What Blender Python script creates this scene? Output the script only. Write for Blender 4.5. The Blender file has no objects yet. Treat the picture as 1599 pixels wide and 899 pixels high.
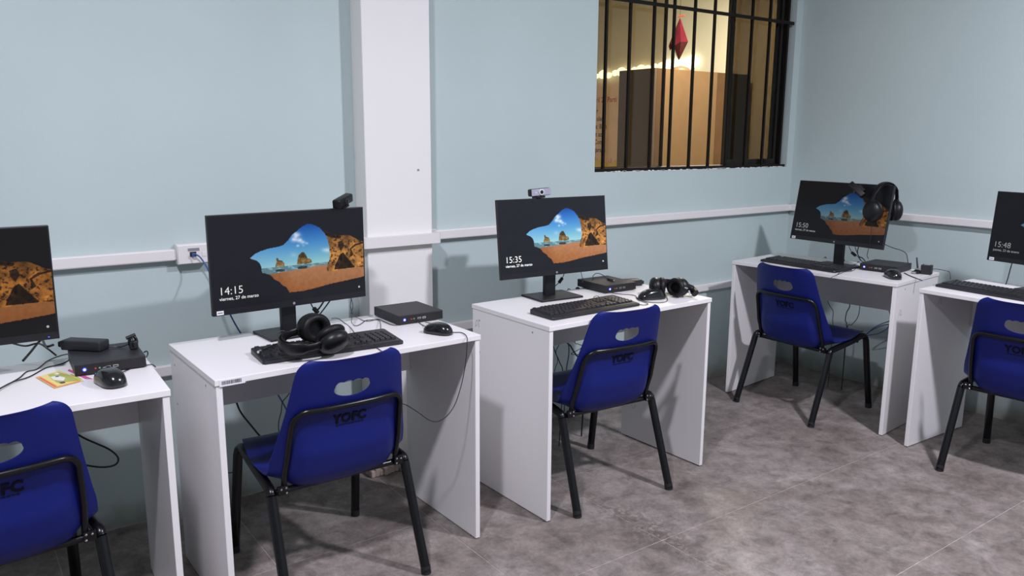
import bpy, bmesh, math, random
import numpy as np
from mathutils import Vector, Matrix, noise
random.seed(4)
PI = math.pi
C = bpy.context.scene.collection
SC = bpy.context.scene

# ------------------------------------------------------------------ camera
CX, CY, CZ, YAW, PIT, ROL, FP = 0.0, -3.0285, 1.4166, 0.6259, -0.1888, 0.0054, 1245.8
FWD = Vector((math.sin(YAW)*math.cos(PIT), math.cos(YAW)*math.cos(PIT), math.sin(PIT)))
R0 = Vector((math.cos(YAW), -math.sin(YAW), 0)); U0 = R0.cross(FWD)
RGT = R0*math.cos(ROL)+U0*math.sin(ROL); UPV = -R0*math.sin(ROL)+U0*math.cos(ROL)
cam = bpy.data.cameras.new('camera'); cam.sensor_width = 36; cam.lens = FP*36/1599
cam.clip_start = .05; cam.clip_end = 60
camo = bpy.data.objects.new('camera', cam); C.objects.link(camo)
M = Matrix((RGT, UPV, -FWD)).transposed().to_4x4(); M.translation = Vector((CX, CY, CZ))
camo.matrix_world = M; SC.camera = camo
# ------------------------------------------------------------------ world, lamps, exposure
SC.view_settings.view_transform = 'Standard'; SC.view_settings.look = 'None'
SC.view_settings.gamma = 1; SC.view_settings.use_curve_mapping = False
SC.view_settings.exposure = 0.0
w = bpy.data.worlds.new('world'); SC.world = w; w.use_nodes = True
w.node_tree.nodes['Background'].inputs[0].default_value = (.5, .55, .65, 1)
w.node_tree.nodes['Background'].inputs[1].default_value = .15
LAMPS = [((-0.05, -2.15, 2.93), 72, (1, .975, 1.10), .18), ((2.65, -2.75, 2.93), 101, (1, .975, 1.10), .18)]
for p, e, c, s in LAMPS:
    l = bpy.data.lights.new('lamp', 'AREA'); l.shape = 'DISK'; l.size = s; l.energy = e; l.color = c
    o = bpy.data.objects.new('lamp_light', l); C.objects.link(o); o.location = p
l = bpy.data.lights.new('lamp', 'AREA'); l.shape = 'DISK'; l.size = .2; l.energy = 100; l.color = (1, .88, .68)
o = bpy.data.objects.new('lamp_light', l); C.objects.link(o); o.location = (5.1, 1.45, 2.94)

# ------------------------------------------------------------------ helpers
def ray(px):
    return FWD + RGT*((px[0]-799.5)/FP) - UPV*((px[1]-449.5)/FP)
def at(px, x=None, y=None, z=None):
    d = ray(px); c = Vector((CX, CY, CZ))
    if z is not None: t = (z-c.z)/d.z
    elif y is not None: t = (y-c.y)/d.y
    else: t = (x-c.x)/d.x
    return c+d*t
def lin(r, g, b):
    f = lambda v: (v/255/12.92) if v/255 <= .04045 else ((v/255+.055)/1.055)**2.4
    return (f(r), f(g), f(b), 1)
def mat(name, col, rough=.5, spec=.5, metal=0, emit=None, estr=1, var=0, vscale=8, bump=0, bscale=200, coat=0):
    m = bpy.data.materials.new(name); m.use_nodes = True
    nt = m.node_tree; b = nt.nodes['Principled BSDF']
    b.inputs['Base Color'].default_value = col; b.inputs['Roughness'].default_value = rough
    b.inputs['Specular IOR Level'].default_value = spec; b.inputs['Metallic'].default_value = metal
    b.inputs['Coat Weight'].default_value = coat
    if emit: b.inputs['Emission Color'].default_value = emit; b.inputs['Emission Strength'].default_value = estr
    if var or bump:
        tc = nt.nodes.new('ShaderNodeNewGeometry')
    if var:
        n = nt.nodes.new('ShaderNodeTexNoise'); n.inputs['Scale'].default_value = vscale; n.inputs['Detail'].default_value = 6
        nt.links.new(tc.outputs['Position'], n.inputs['Vector'])
        r = nt.nodes.new('ShaderNodeValToRGB'); r.color_ramp.elements[0].position = .3; r.color_ramp.elements[1].position = .7
        r.color_ramp.elements[0].color = tuple(c*(1-var) for c in col[:3])+(1,)
        r.color_ramp.elements[1].color = tuple(min(1, c*(1+var)) for c in col[:3])+(1,)
        nt.links.new(n.outputs['Fac'], r.inputs[0]); nt.links.new(r.outputs[0], b.inputs['Base Color'])
    if bump:
        n = nt.nodes.new('ShaderNodeTexNoise'); n.inputs['Scale'].default_value = bscale; n.inputs['Detail'].default_value = 4
        nt.links.new(tc.outputs['Position'], n.inputs['Vector'])
        bp = nt.nodes.new('ShaderNodeBump'); bp.inputs['Strength'].default_value = bump; bp.inputs['Distance'].default_value = .002
        nt.links.new(n.outputs['Fac'], bp.inputs['Height']); nt.links.new(bp.outputs[0], b.inputs['Normal'])
    return m
def link(name, me, m, parent=None):
    o = bpy.data.objects.new(name, me)
    if m and len(me.materials) == 0: me.materials.append(m)
    C.objects.link(o)
    if parent: o.parent = parent
    return o
def obj(name, bm, m, parent=None, smooth=False):
    me = bpy.data.meshes.new(name); bmesh.ops.recalc_face_normals(bm, faces=bm.faces[:]); bm.to_mesh(me); bm.free()
    if smooth:
        for p in me.polygons: p.use_smooth = True
        try: me.set_sharp_from_angle(angle=math.radians(40))
        except Exception: pass
    return link(name, me, m, parent)
def pm(o):
    m = Matrix.LocRotScale(o.location, o.rotation_euler, o.scale)
    return (pm(o.parent) @ m) if o.parent else m
def in_world(o):
    if o.parent: o.matrix_parent_inverse = pm(o.parent).inverted()
    return o
def thing(name, label, cat, loc=(0, 0, 0), rot=(0, 0, 0), group=None):
    o = bpy.data.objects.new(name, None); C.objects.link(o); o.empty_display_size = .05
    o.location = loc; o.rotation_euler = rot
    return tag(o, label, cat, group)
def tag(o, label, cat, group=None):
    o['label'] = label; o['category'] = cat
    if group: o['group'] = group
    return o
def struct(name, bm, m, parent=None):
    o = obj(name, bm, m, parent)
    if not parent: o['kind'] = 'structure'
    return o
def box(bm, x0, x1, y0, y1, z0, z1, bev=0, seg=2, mi=0):
    vs = [bm.verts.new((x, y, z)) for x in (x0, x1) for y in (y0, y1) for z in (z0, z1)]
    F = [(0, 1, 3, 2), (4, 6, 7, 5), (0, 4, 5, 1), (2, 3, 7, 6), (0, 2, 6, 4), (1, 5, 7, 3)]
    fs = [bm.faces.new([vs[i] for i in f]) for f in F]
    for f in fs: f.material_index = mi
    if bev:
        es = list({e for f in fs for e in f.edges})
        bmesh.ops.bevel(bm, geom=es, offset=bev, segments=seg, affect='EDGES', profile=.5)
    return vs
def B(*a, **k):
    bm = bmesh.new(); box(bm, *a, **k); return bm
def smooth_pts(pts, n=6):
    P = [Vector(p) for p in pts]
    if len(P) < 3: return P
    Q = [P[0]*2-P[1]]+P+[P[-1]*2-P[-2]]; out = []
    for i in range(1, len(Q)-2):
        a, b, c, d = Q[i-1:i+3]
        for k in range(n):
            t = k/n
            out.append(.5*((2*b)+(c-a)*t+(2*a-5*b+4*c-d)*t*t+(3*b-a-3*c+d)*t**3))
    out.append(P[-1]); return out
def tube(bm, pts, r, n=8, cap=True, closed=False):
    P = [Vector(p) for p in pts]; rings = []; up = None
    rr = r if hasattr(r, '__len__') else [r]*len(P)
    for i, p in enumerate(P):
        if closed: t = (P[(i+1) % len(P)]-P[i-1]).normalized()
        else: t = (P[min(i+1, len(P)-1)]-P[max(i-1, 0)]).normalized()
        if up is None:
            up = Vector((0, 0, 1)) if abs(t.z) < .9 else Vector((1, 0, 0))
        s = t.cross(up)
        if s.length < 1e-6: s = t.orthogonal()
        s.normalize(); up = s.cross(t).normalized()
        ri = rr[i]; ra, rb = ri if hasattr(ri, '__len__') else (ri, ri)
        rings.append([bm.verts.new(p+s*math.cos(2*PI*k/n)*ra+up*math.sin(2*PI*k/n)*rb) for k in range(n)])
    m = len(P)
    for i in range(m if closed else m-1):
        a, b = rings[i], rings[(i+1) % m]
        for k in range(n): bm.faces.new((a[k], a[(k+1) % n], b[(k+1) % n], b[k]))
    if cap and not closed:
        bm.faces.new(rings[0][::-1]); bm.faces.new(rings[-1])
    return bm
def T(pts, r, n=8, **k): return tube(bmesh.new(), pts, r, n, **k)
def lathe(bm, prof, n=24, mtx=None):
    rings = []
    for r, z in prof:
        vs = []
        for k in range(n):
            v = Vector((r*math.cos(2*PI*k/n), r*math.sin(2*PI*k/n), z))
            vs.append(bm.verts.new(mtx @ v if mtx else v))
        rings.append(vs)
    for a, b in zip(rings, rings[1:]):
        for k in range(n): bm.faces.new((a[k], a[(k+1) % n], b[(k+1) % n], b[k]))
    bm.faces.new(rings[0][::-1]); bm.faces.new(rings[-1])
    return bm
def prism(bm, poly, y0, y1):            # polygon in x,z extruded along y
    a = [bm.verts.new((p[0], y0, p[1])) for p in poly]; b = [bm.verts.new((p[0], y1, p[1])) for p in poly]
    n = len(poly); bm.faces.new(a); bm.faces.new(b[::-1])
    for i in range(n): bm.faces.new((a[i], b[i], b[(i+1) % n], a[(i+1) % n]))
    return bm
def text_mesh(s, size, extrude=.0003, offset=0.0, align='LEFT', space=1.0):
    cu = bpy.data.curves.new('t', 'FONT'); cu.body = s; cu.size = size; cu.extrude = extrude; cu.offset = offset
    cu.align_x = align; cu.space_character = space; cu.resolution_u = 3
    o = bpy.data.objects.new('t', cu); C.objects.link(o)
    dg = bpy.context.evaluated_depsgraph_get(); dg.update()
    me = bpy.data.meshes.new_from_object(o.evaluated_get(dg))
    me.materials.clear()
    bpy.data.objects.remove(o); return me
def stand_up(me, loc=(0, 0, 0)):        # text plane xy -> xz, facing -y
    me.transform(Matrix.Translation(loc) @ Matrix.Rotation(PI/2, 4, 'X')); return me

# ------------------------------------------------------------------ materials
def wall_mat(name, col, low=None, mott=.035):
    m = bpy.data.materials.new(name); m.use_nodes = True; nt = m.node_tree; b = nt.nodes['Principled BSDF']
    b.inputs['Roughness'].default_value = .62; b.inputs['Specular IOR Level'].default_value = .25
    g = nt.nodes.new('ShaderNodeNewGeometry')
    n = nt.nodes.new('ShaderNodeTexNoise'); n.inputs['Scale'].default_value = 1.7; n.inputs['Detail'].default_value = 7
    nt.links.new(g.outputs['Position'], n.inputs['Vector'])
    r = nt.nodes.new('ShaderNodeValToRGB'); r.color_ramp.elements[0].position = .3; r.color_ramp.elements[1].position = .72
    r.color_ramp.elements[0].color = tuple(c*(1-mott) for c in col[:3])+(1,); r.color_ramp.elements[1].color = tuple(c*(1+mott) for c in col[:3])+(1,)
    nt.links.new(n.outputs['Fac'], r.inputs[0])
    n2 = nt.nodes.new('ShaderNodeTexNoise'); n2.inputs['Scale'].default_value = 55; n2.inputs['Detail'].default_value = 3
    nt.links.new(g.outputs['Position'], n2.inputs['Vector'])
    bp = nt.nodes.new('ShaderNodeBump'); bp.inputs['Strength'].default_value = .12; bp.inputs['Distance'].default_value = .004
    nt.links.new(n2.outputs['Fac'], bp.inputs['Height']); nt.links.new(bp.outputs[0], b.inputs['Normal'])
    out = r.outputs[0]
    if low:                              # darker, browner tone towards the floor, with an uneven upper edge
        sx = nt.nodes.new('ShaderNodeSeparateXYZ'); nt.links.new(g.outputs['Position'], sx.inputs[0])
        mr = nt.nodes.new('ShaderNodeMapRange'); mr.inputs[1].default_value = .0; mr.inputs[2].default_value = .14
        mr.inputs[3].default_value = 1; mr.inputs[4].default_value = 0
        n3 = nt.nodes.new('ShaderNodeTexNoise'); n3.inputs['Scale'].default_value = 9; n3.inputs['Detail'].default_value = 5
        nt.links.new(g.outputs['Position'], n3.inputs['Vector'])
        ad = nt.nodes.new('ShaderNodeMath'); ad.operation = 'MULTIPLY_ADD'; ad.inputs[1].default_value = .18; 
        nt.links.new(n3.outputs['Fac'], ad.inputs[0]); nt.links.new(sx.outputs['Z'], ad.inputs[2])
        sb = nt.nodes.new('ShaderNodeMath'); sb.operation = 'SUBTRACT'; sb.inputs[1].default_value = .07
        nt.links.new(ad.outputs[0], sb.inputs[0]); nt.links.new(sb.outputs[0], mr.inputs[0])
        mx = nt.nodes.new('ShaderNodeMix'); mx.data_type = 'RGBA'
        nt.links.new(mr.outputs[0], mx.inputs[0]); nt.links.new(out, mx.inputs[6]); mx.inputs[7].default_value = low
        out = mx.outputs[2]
    nt.links.new(out, b.inputs['Base Color'])
    return m
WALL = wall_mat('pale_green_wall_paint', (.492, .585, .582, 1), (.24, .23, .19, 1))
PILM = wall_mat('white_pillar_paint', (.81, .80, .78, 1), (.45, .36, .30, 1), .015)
CREAM = wall_mat('cream_wall_paint', (.70, .68, .55, 1), None, .04)
CEIL = mat('ceiling_white', (.72, .72, .72, 1), .8)
PLAST = mat('white_trunking_plastic', (.77, .745, .735, 1), .45)
MELA = mat('white_melamine', (.79, .77, .77, 1), .34, .45)
MELAE = mat('white_edge_band', (.80, .76, .79, 1), .4)
BLUE = mat('blue_polypropylene', (.004, .0105, .140, 1), .42, .32, bump=.25, bscale=900)
STEEL = mat('black_powder_coated_steel', (.0035, .0035, .005, 1), .27, .4)
RUBB = mat('black_rubber', (.010, .010, .011, 1), .6)
BOLT = mat('bright_zinc_bolt', (.6, .6, .62, 1), .25, metal=1)
PCB = mat('black_pc_plastic', (.019, .019, .023, 1), .5, .4)
PCD = mat('black_pc_recess', (.008, .008, .009, 1), .6)
MONB = mat('black_monitor_plastic', (.009, .009, .012, 1), .42, .4)
KEYB = mat('black_keyboard_plastic', (.012, .012, .015, 1), .45, .5)
KEYC = mat('black_keycap', (.019, .019, .023, 1), .45, .5)
MOUM = mat('black_glossy_mouse_plastic', (.008, .008, .01, 1), .18, .5, coat=.3)
HSM = mat('black_headset_plastic', (.006, .006, .007, 1), .40, .35)
HSC = mat('black_leatherette', (.005, .005, .006, 1), .5, .3)
GREY = mat('grey_plastic_plate', (.25, .25, .27, 1), .4)
SILV = mat('silver_webcam_face', (.42, .40, .50, 1), .35, metal=.3)
SILR = mat('bright_silver_ring', (.75, .75, .8, 1), .3, metal=.5)
CABM = mat('black_cable_sheath', (.010, .010, .012, 1), .45)
CABB = mat('blue_network_cable', (.03, .08, .25, 1), .4)
CABD = mat('dark_teal_cable', (.012, .03, .05, 1), .4)
METP = mat('bright_metal_plug', (.7, .7, .72, 1), .25, metal=1)
LEDB = mat('blue_power_light', (.02, .02, .6, 1), .4, emit=(.05, .07, 1, 1), estr=3)
LEDW = mat('blue_white_light_core', (.5, .5, 1, 1), .4, emit=(.55, .65, 1, 1), estr=3)
REDJ = mat('red_audio_jack', (.5, .05, .05, 1), .4)
GRNJ = mat('green_audio_jack', (.15, .35, .12, 1), .4)
WSTK = mat('white_sticker', (.78, .76, .80, 1), .5)
INK = mat('black_ink', (.02, .02, .025, 1), .6)
CHTX = mat('black_stamped_lettering', (.002, .002, .008, 1), .7, .2)
BARM = mat('dark_painted_iron', (.006, .004, .003, 1), .55, .25)
ALUM = mat('dark_bronze_aluminium', (.02, .016, .014, 1), .4, metal=.3)

def floor_mat():
    m = bpy.data.materials.new('worn_polished_cement'); m.use_nodes = True; nt = m.node_tree; b = nt.nodes['Principled BSDF']
    L = nt.links
    g = nt.nodes.new('ShaderNodeNewGeometry')
    def nz(scale, detail, dist=0, rough=.55):
        n = nt.nodes.new('ShaderNodeTexNoise'); n.inputs['Scale'].default_value = scale; n.inputs['Detail'].default_value = detail
        n.inputs['Distortion'].default_value = dist; n.inputs['Roughness'].default_value = rough
        L.new(g.outputs['Position'], n.inputs['Vector']); return n
    def ramp(src, stops):
        r = nt.nodes.new('ShaderNodeValToRGB'); e = r.color_ramp.elements
        e[0].position, e[0].color = stops[0]; e[1].position, e[1].color = stops[-1]
        for p, c in stops[1:-1]:
            q = e.new(p); q.color = c
        L.new(src, r.inputs[0]); return r
    def mix(kind, fac, a, bb):
        x = nt.nodes.new('ShaderNodeMix'); x.data_type = 'RGBA'; x.blend_type = kind
        if isinstance(fac, float): x.inputs[0].default_value = fac
        else: L.new(fac, x.inputs[0])
        L.new(a, x.inputs[6])
        if isinstance(bb, tuple): x.inputs[7].default_value = bb
        else: L.new(bb, x.inputs[7])
        return x.outputs[2]
    big = ramp(nz(2.6, 9, .5, .66).outputs['Fac'], [(.30, (.155, .128, .115, 1)), (.45, (.212, .182, .168, 1)), (.56, (.25, .22, .206, 1)), (.72, (.33, .30, .285, 1))])
    mid = ramp(nz(11, 9, .35, .72).outputs['Fac'], [(.32, (.52, .50, .49, 1)), (.48, (.91, .90, .895, 1)), (.68, (1.30, 1.28, 1.27, 1))])
    c = mix('MULTIPLY', 1.0, big.outputs[0], mid.outputs[0])
    fine = ramp(nz(60, 7, .6, .75).outputs['Fac'], [(.3, (.74, .74, .74, 1)), (.7, (1.18, 1.18, 1.18, 1))])
    c = mix('MULTIPLY', .9, c, fine.outputs[0])
    scr = ramp(nz(34, 4, 3.5, .5).outputs['Fac'], [(.485, (1, 1, 1, 1)), (.50, (1.22, 1.2, 1.18, 1)), (.515, (1, 1, 1, 1))])
    c = mix('MULTIPLY', .35, c, scr.outputs[0])
    # dark scabs where the surface has worn through
    sc = ramp(nz(16, 9, 1.8, .75).outputs['Fac'], [(.57, (0, 0, 0, 1)), (.66, (1, 1, 1, 1))])
    ar = ramp(nz(1.15, 3).outputs['Fac'], [(.50, (0, 0, 0, 1)), (.60, (1, 1, 1, 1))])
    mm = nt.nodes.new('ShaderNodeMath'); mm.operation = 'MULTIPLY'; L.new(sc.outputs[0], mm.inputs[0]); L.new(ar.outputs[0], mm.inputs[1])
    m2 = nt.nodes.new('ShaderNodeMath'); m2.operation = 'MULTIPLY'; m2.inputs[1].default_value = .6; L.new(mm.outputs[0], m2.inputs[0])
    c = mix('MIX', m2.outputs[0], c, (.085, .072, .07, 1))
    # stain of scraped cement round one joint crossing
    sp_ = nt.nodes.new('ShaderNodeSeparateXYZ'); L.new(g.outputs['Position'], sp_.inputs[0])
    def mth(op, a, b_=None):
        q = nt.nodes.new('ShaderNodeMath'); q.operation = op
        for k, v in enumerate((a, b_)):
            if v is None: continue
            if isinstance(v, (int, float)): q.inputs[k].default_value = v
            else: L.new(v, q.inputs[k])
        return q.outputs[0]
    dx_ = mth('ABSOLUTE', mth('SUBTRACT', sp_.outputs['X'], 1.995)); dy_ = mth('MULTIPLY', mth('ABSOLUTE', mth('SUBTRACT', sp_.outputs['Y'], -1.13)), .28)
    rr = nt.nodes.new('ShaderNodeMapRange'); rr.inputs[1].default_value = .02; rr.inputs[2].default_value = .17; rr.inputs[3].default_value = .9; rr.inputs[4].default_value = 0
    L.new(mth('ADD', dx_, dy_), rr.inputs[0])
    s2 = ramp(nz(22, 9, 2.2, .75).outputs['Fac'], [(.46, (0, 0, 0, 1)), (.55, (1, 1, 1, 1))])
    m3 = nt.nodes.new('ShaderNodeMath'); m3.operation = 'MULTIPLY'; L.new(s2.outputs[0], m3.inputs[0]); L.new(rr.outputs[0], m3.inputs[1])
    c = mix('MIX', m3.outputs[0], c, (.10, .078, .068, 1))
    L.new(c, b.inputs['Base Color'])
    ro = ramp(nz(6, 5).outputs['Fac'], [(.3, (.50, .50, .50, 1)), (.7, (.68, .68, .68, 1))]); L.new(ro.outputs[0], b.inputs['Roughness'])
    b.inputs['Specular IOR Level'].default_value = .22
    bp = nt.nodes.new('ShaderNodeBump'); bp.inputs['Strength'].default_value = .25; bp.inputs['Distance'].default_value = .003
    L.new(nz(30, 7, .8).outputs['Fac'], bp.inputs['Height']); L.new(bp.outputs[0], b.inputs['Normal'])
    return m
FLOORM = floor_mat()
GROUT = mat('floor_joint_fill', (.42, .37, .34, 1), .8, var=.3, vscale=30)
def glass_mat(name, tint, gl=.06):
    m = bpy.data.materials.new(name); m.use_nodes = True; nt = m.node_tree
    nt.nodes.remove(nt.nodes['Principled BSDF'])
    t = nt.nodes.new('ShaderNodeBsdfTransparent'); t.inputs[0].default_value = tint
    g = nt.nodes.new('ShaderNodeBsdfGlossy'); g.inputs['Roughness'].default_value = .02
    mx = nt.nodes.new('ShaderNodeMixShader'); mx.inputs[0].default_value = .04
    nt.links.new(t.outputs[0], mx.inputs[1]); nt.links.new(g.outputs[0], mx.inputs[2])
    nt.links.new(mx.outputs[0], nt.nodes['Material Output'].inputs[0]); return m
GL1 = glass_mat('bronze_tinted_glass_pale', (.82, .77, .69, 1))
GL2 = glass_mat('bronze_tinted_glass_dark', (.40, .375, .34, 1))

# ================================================================== STRUCTURE
XC = 4.3205; XL = -2.6; YF = -5.2; ZC = 3.0; WT = .13
WX0, WX1, WZ0, WZ1 = 2.695, 4.262, 1.238, 2.45
fl = struct('floor', B(XL, XC, YF, 0, -.06, -.0012), GROUT)
# worn cement squares, 0.6 m, with shallow tooled joints
tile_me = {}
xs = [1.39+.59*k for k in range(-7, 6)]; ys = [-1.213-.61*k for k in range(-2, 7)]
xs = [x for x in xs if XL < x < XC]; ys = [y for y in ys if YF < y < 0]
xe = sorted([XL]+xs+[XC]); ye = sorted([YF]+ys+[0])
for i in range(len(xe)-1):
    for j in range(len(ye)-1):
        g = .0013
        bm = bmesh.new(); dz = random.uniform(-.0004, .0004)
        x0, x1, y0, y1 = xe[i]+g, xe[i+1]-g, ye[j]+g, ye[j+1]-g
        box(bm, x0, x1, y0, y1, -.003, .0, bev=.0006, seg=1)
        obj('floor_tile', bm, FLOORM, fl)
wb = bmesh.new()
box(wb, XL, WX0, 0, WT, 0, ZC); box(wb, WX1, XC, 0, WT, 0, ZC)
box(wb, WX0, WX1, 0, WT, 0, WZ0); box(wb, WX0, WX1, 0, WT, WZ1, ZC)
struct('wall_back', wb, WALL)
struct('wall_right', B(XC, XC+.13, YF, 0, 0, ZC), WALL)
struct('wall_left', B(XL-.13, XL, YF, WT, 0, ZC), WALL)
struct('wall_front', B(XL-.13, XC+.13, YF-.13, YF, 0, ZC), WALL)
struct('ceiling', B(XL-.13, XC+.13, YF-.13, WT, ZC, ZC+.1), CEIL)
# pillar
pb = bmesh.new()
vs = box(pb, 1.397, 1.698, -.10, 0, 0, ZC, bev=.004, seg=2)
pillar = struct('pillar', pb, PILM)
nail = obj('wall_plug_hole', lathe(bmesh.new(), [(.004, 0), (.004, .003)], 8, Matrix.Translation(at((653, 265), y=-.101)) @ Matrix.Rotation(PI/2, 4, 'X')), GREY, pillar)
# rough mortar at the pillar foot
mb = bmesh.new(); 
for k in range(26):
    x = 1.27+k*.019; h = .035+.03*abs(math.sin(k*1.3))+random.uniform(0, .012)
    if 1.36 < x < 1.74: yy = -.135-random.uniform(0, .02)
    else: yy = -.04-random.uniform(0, .02)
    box(mb, x, x+.019, yy, -.001 if not 1.37 < x < 1.72 else -.099, 0, h*.55, bev=.003, seg=1)
MORT = mat('pale_mortar', (.42, .33, .29, 1), .9, var=.25, vscale=25, bump=.6, bscale=60)
struct('trim_4', mb, MORT)

# cable trunking: upper and lower runs
def trunk(bm, x0, x1, z0, z1, y1=0, d=.030):
    box(bm, x0, x1, y1-d, y1, z0, z1, bev=.003, seg=2)
    box(bm, x0, x1, y1-d-.0012, y1-d+.001, z0+.004, z1-.004)      # snap-on lid
t1 = bmesh.new()
trunk(t1, XL, .681, .9695, 1.0095); trunk(t1, .796, 1.367, .9695, 1.0095)
trunk(t1, 1.757, XC-.002, .968, 1.008)
struct('trim_1', t1, PLAST)
t2 = bmesh.new()                                                    # wrap round the pillar, rounded corners
def ucap(xa, xb, yo, r):
    q = [(xa, 0), (xa, -yo+r)]+[(xa+r-r*math.cos(a), -yo+r-r*math.sin(a)) for a in (PI/8, PI/4, 3*PI/8)]+[(xa+r, -yo), (xb-r, -yo)]
    return q+[(xb-r+r*math.sin(a), -yo+r-r*math.cos(a)) for a in (PI/8, PI/4, 3*PI/8)]+[(xb, -yo+r), (xb, 0)]
oo = ucap(1.368, 1.727, .130, .014); ii = [(1.3965, 0)]+[(1.3965, -.1005)]*5+[(1.6985, -.1005)]*5+[(1.6985, 0)]
q0 = ucap(1.368, 1.727, .130, .014); q1 = [(1.6985, 0), (1.6985, -.1005), (1.3965, -.1005), (1.3965, 0)]
ring_ = q0+q1; lo = [t2.verts.new((x, y, .9685)) for x, y in ring_]; hi = [t2.verts.new((x, y, 1.0105)) for x, y in ring_]
t2.faces.new(lo[::-1]); t2.faces.new(hi)
for k in range(len(ring_)): t2.faces.new((lo[k], lo[(k+1) % len(ring_)], hi[(k+1) % len(ring_)], hi[k]))
box(t2, 1.7275, 1.756, -.036, 0, .960, 1.016, bev=.003)
struct('trim_2', t2, PLAST)
t3 = bmesh.new()
box(t3, XC-.026, XC, YF+.01, -.001, .968, 1.008, bev=.003)
box(t3, XC-.0272, XC-.025, YF+.01, -.02, .972, 1.004)
struct('trim_3', t3, PLAST)
t5 = bmesh.new()
trunk(t5, XL, 1.396, .545, .585, 0, .02); trunk(t5, 1.70, XC-.002, .540, .580, 0, .02)
struct('trim_5', t5, PLAST)

# network wall box
c = thing('network_wall_box', 'white network wall box on the trunking left of the second monitor, blue cable plugged in', 'wall box', (.737, 0, .99))
obj('back_box', B(-.055, .058, -.042, 0, -.036, .036, bev=.004), PLAST, c, True)
obj('face_plate', B(-.052, .055, -.045, -.041, -.033, .033, bev=.0015), PLAST, c)
obj('label_window', B(-.018, .022, -.0462, -.0445, .012, .022), GREY, c)
obj('network_jack', B(-.012, .010, -.0475, -.0445, -.008, .009), PCD, c)
obj('network_jack', B(.030, .046, -.0468, -.0445, -.010, .006), PLAST, c)
obj('cable_plug', B(-.008, .006, -.062, -.0475, -.007, .005, bev=.002), CABB, c)

# ------------------------------------------------------------------ window with iron bars and bronze sliding sashes
wn = bpy.data.objects.new('window_1', None); C.objects.link(wn); wn['kind'] = 'structure'; wn.location = (WX0, .02, WZ0)
def wobj(name, bm, m, smooth=False): return in_world(obj(name, bm, m, wn, smooth))
fr = bmesh.new()
box(fr, WX0, WX1, .045, .115, WZ0, WZ0+.016); box(fr, WX0, WX1, .045, .115, WZ1-.03, WZ1)
box(fr, WX0, WX0+.018, .045, .115, WZ0+.016, WZ1-.03); box(fr, WX1-.03, WX1, .045, .115, WZ0+.016, WZ1-.03)
wobj('window_frame', fr, ALUM)
def sash(x0, x1, y, st=.022, pane=GL1, rail=.02):
    s = bmesh.new()
    box(s, x0, x1, y-.008, y+.008, WZ0+.017, WZ0+.017+rail); box(s, x0, x1, y-.008, y+.008, WZ1-.05, WZ1-.03)
    box(s, x0, x0+st, y-.008, y+.008, WZ0+.017+rail, WZ1-.05); box(s, x1-st, x1, y-.008, y+.008, WZ0+.017+rail, WZ1-.05)
    wobj('sash_frame', s, ALUM)
    wobj('pane', B(x0+st, x1-st, y-.002, y+.002, WZ0+.017+rail, WZ1-.05), pane)
sash(WX0+.018, 3.262, .092, .012, GL1, .004)
sash(3.735, WX1-.031, .065, .03, GL2, .03)
sash(3.80, WX1-.031, .098, .02, GL1, .012)
gb = wobj
for xb in (2.764, 2.924, 3.093, 3.240, 3.398, 3.556, 3.706, 3.876, 4.036, 4.205):
    wobj('security_bar', B(xb-.0065, xb+.0065, .010, .023, WZ0+.004, WZ1-.001), BARM)
for zb in (2.078, WZ0+.006, WZ1-.007):
    wobj('cross_bar', B(WX0+.001, WX1-.012, .004, .0099, zb-.009, zb+.009), BARM)
wobj('window_latch', B(4.075, 4.10, .028, .056, WZ0+.02, WZ0+.05, bev=.004), BARM)
pz = bmesh.new()
for k in range(70):
    x = WX0+.02+random.random()*(WX1-WX0-.06); s = random.uniform(.006, .028)
    box(pz, x, x+s, -.001, .006, WZ0-.002, WZ0+random.uniform(.001, .004), bev=.0006, seg=1)
wobj('plaster_residue', pz, PILM)['kind'] = 'stuff'

# ------------------------------------------------------------------ the lit room beyond the window
OX = 6.4
struct('floor_beyond', B(2.2, OX, WT, 5.2, -.06, 0), GROUT)
struct('wall_beyond_right', B(OX, OX+.1, WT, 5.2, 0, ZC), CREAM)
struct('wall_beyond_back', B(2.2, OX+.1, 5.2, 5.3, 0, ZC), CREAM)
struct('wall_beyond_left', B(2.1, 2.2, WT, 5.3, 0, ZC), CREAM)
struct('ceiling_beyond', B(2.1, OX+.1, WT, 5.3, ZC, ZC+.1), CEIL)
struct('wall_beyond_front', B(XC+.13, OX, 0, WT, 0, ZC), CREAM)
WOOD = mat('tan_wood_veneer', (.175, .105, .052, 1), .5, var=.08, vscale=5)
WOODD = mat('orange_brown_wood', (.09, .038, .012, 1), .5, var=.15, vscale=9)
WOODG = mat('dark_grey_laminate', (.13, .098, .082, 1), .5)
WOODN = mat('near_black_laminate', (.020, .018, .018, 1), .5)
wx = lambda px: at((px, 180), y=1.92).x
WX = wx(1020); cb = thing('wardrobe', 'tall tan wooden wardrobe with dark grey side, seen through the barred window', 'wardrobe', (WX, 1.92, 0))
wd = at((965, 180), x=WX).y-1.92; q = [wx(p)-WX for p in (1020, 1036, 1078, 1117, 1131, 1168)]
obj('side_panel', B(0.0, .03, .0, wd, 0, 1.985, bev=.003), WOODG, cb)
obj('carcass', B(.031, q[5], .03, wd, 0, 1.985), WOODG, cb)
obj('corner_stile', B(.031, q[1], .0, .029, 0, 1.985, bev=.003), mat('brown_veneer', (.12, .07, .038, 1), .5, var=.1), cb)
obj('door', B(q[1]+.004, q[2], -.004, .029, .02, 1.985, bev=.003), WOOD, cb)
obj('door', B(q[2]+.004, q[3], -.004, .029, .02, 1.985, bev=.003), WOOD, cb)
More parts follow.
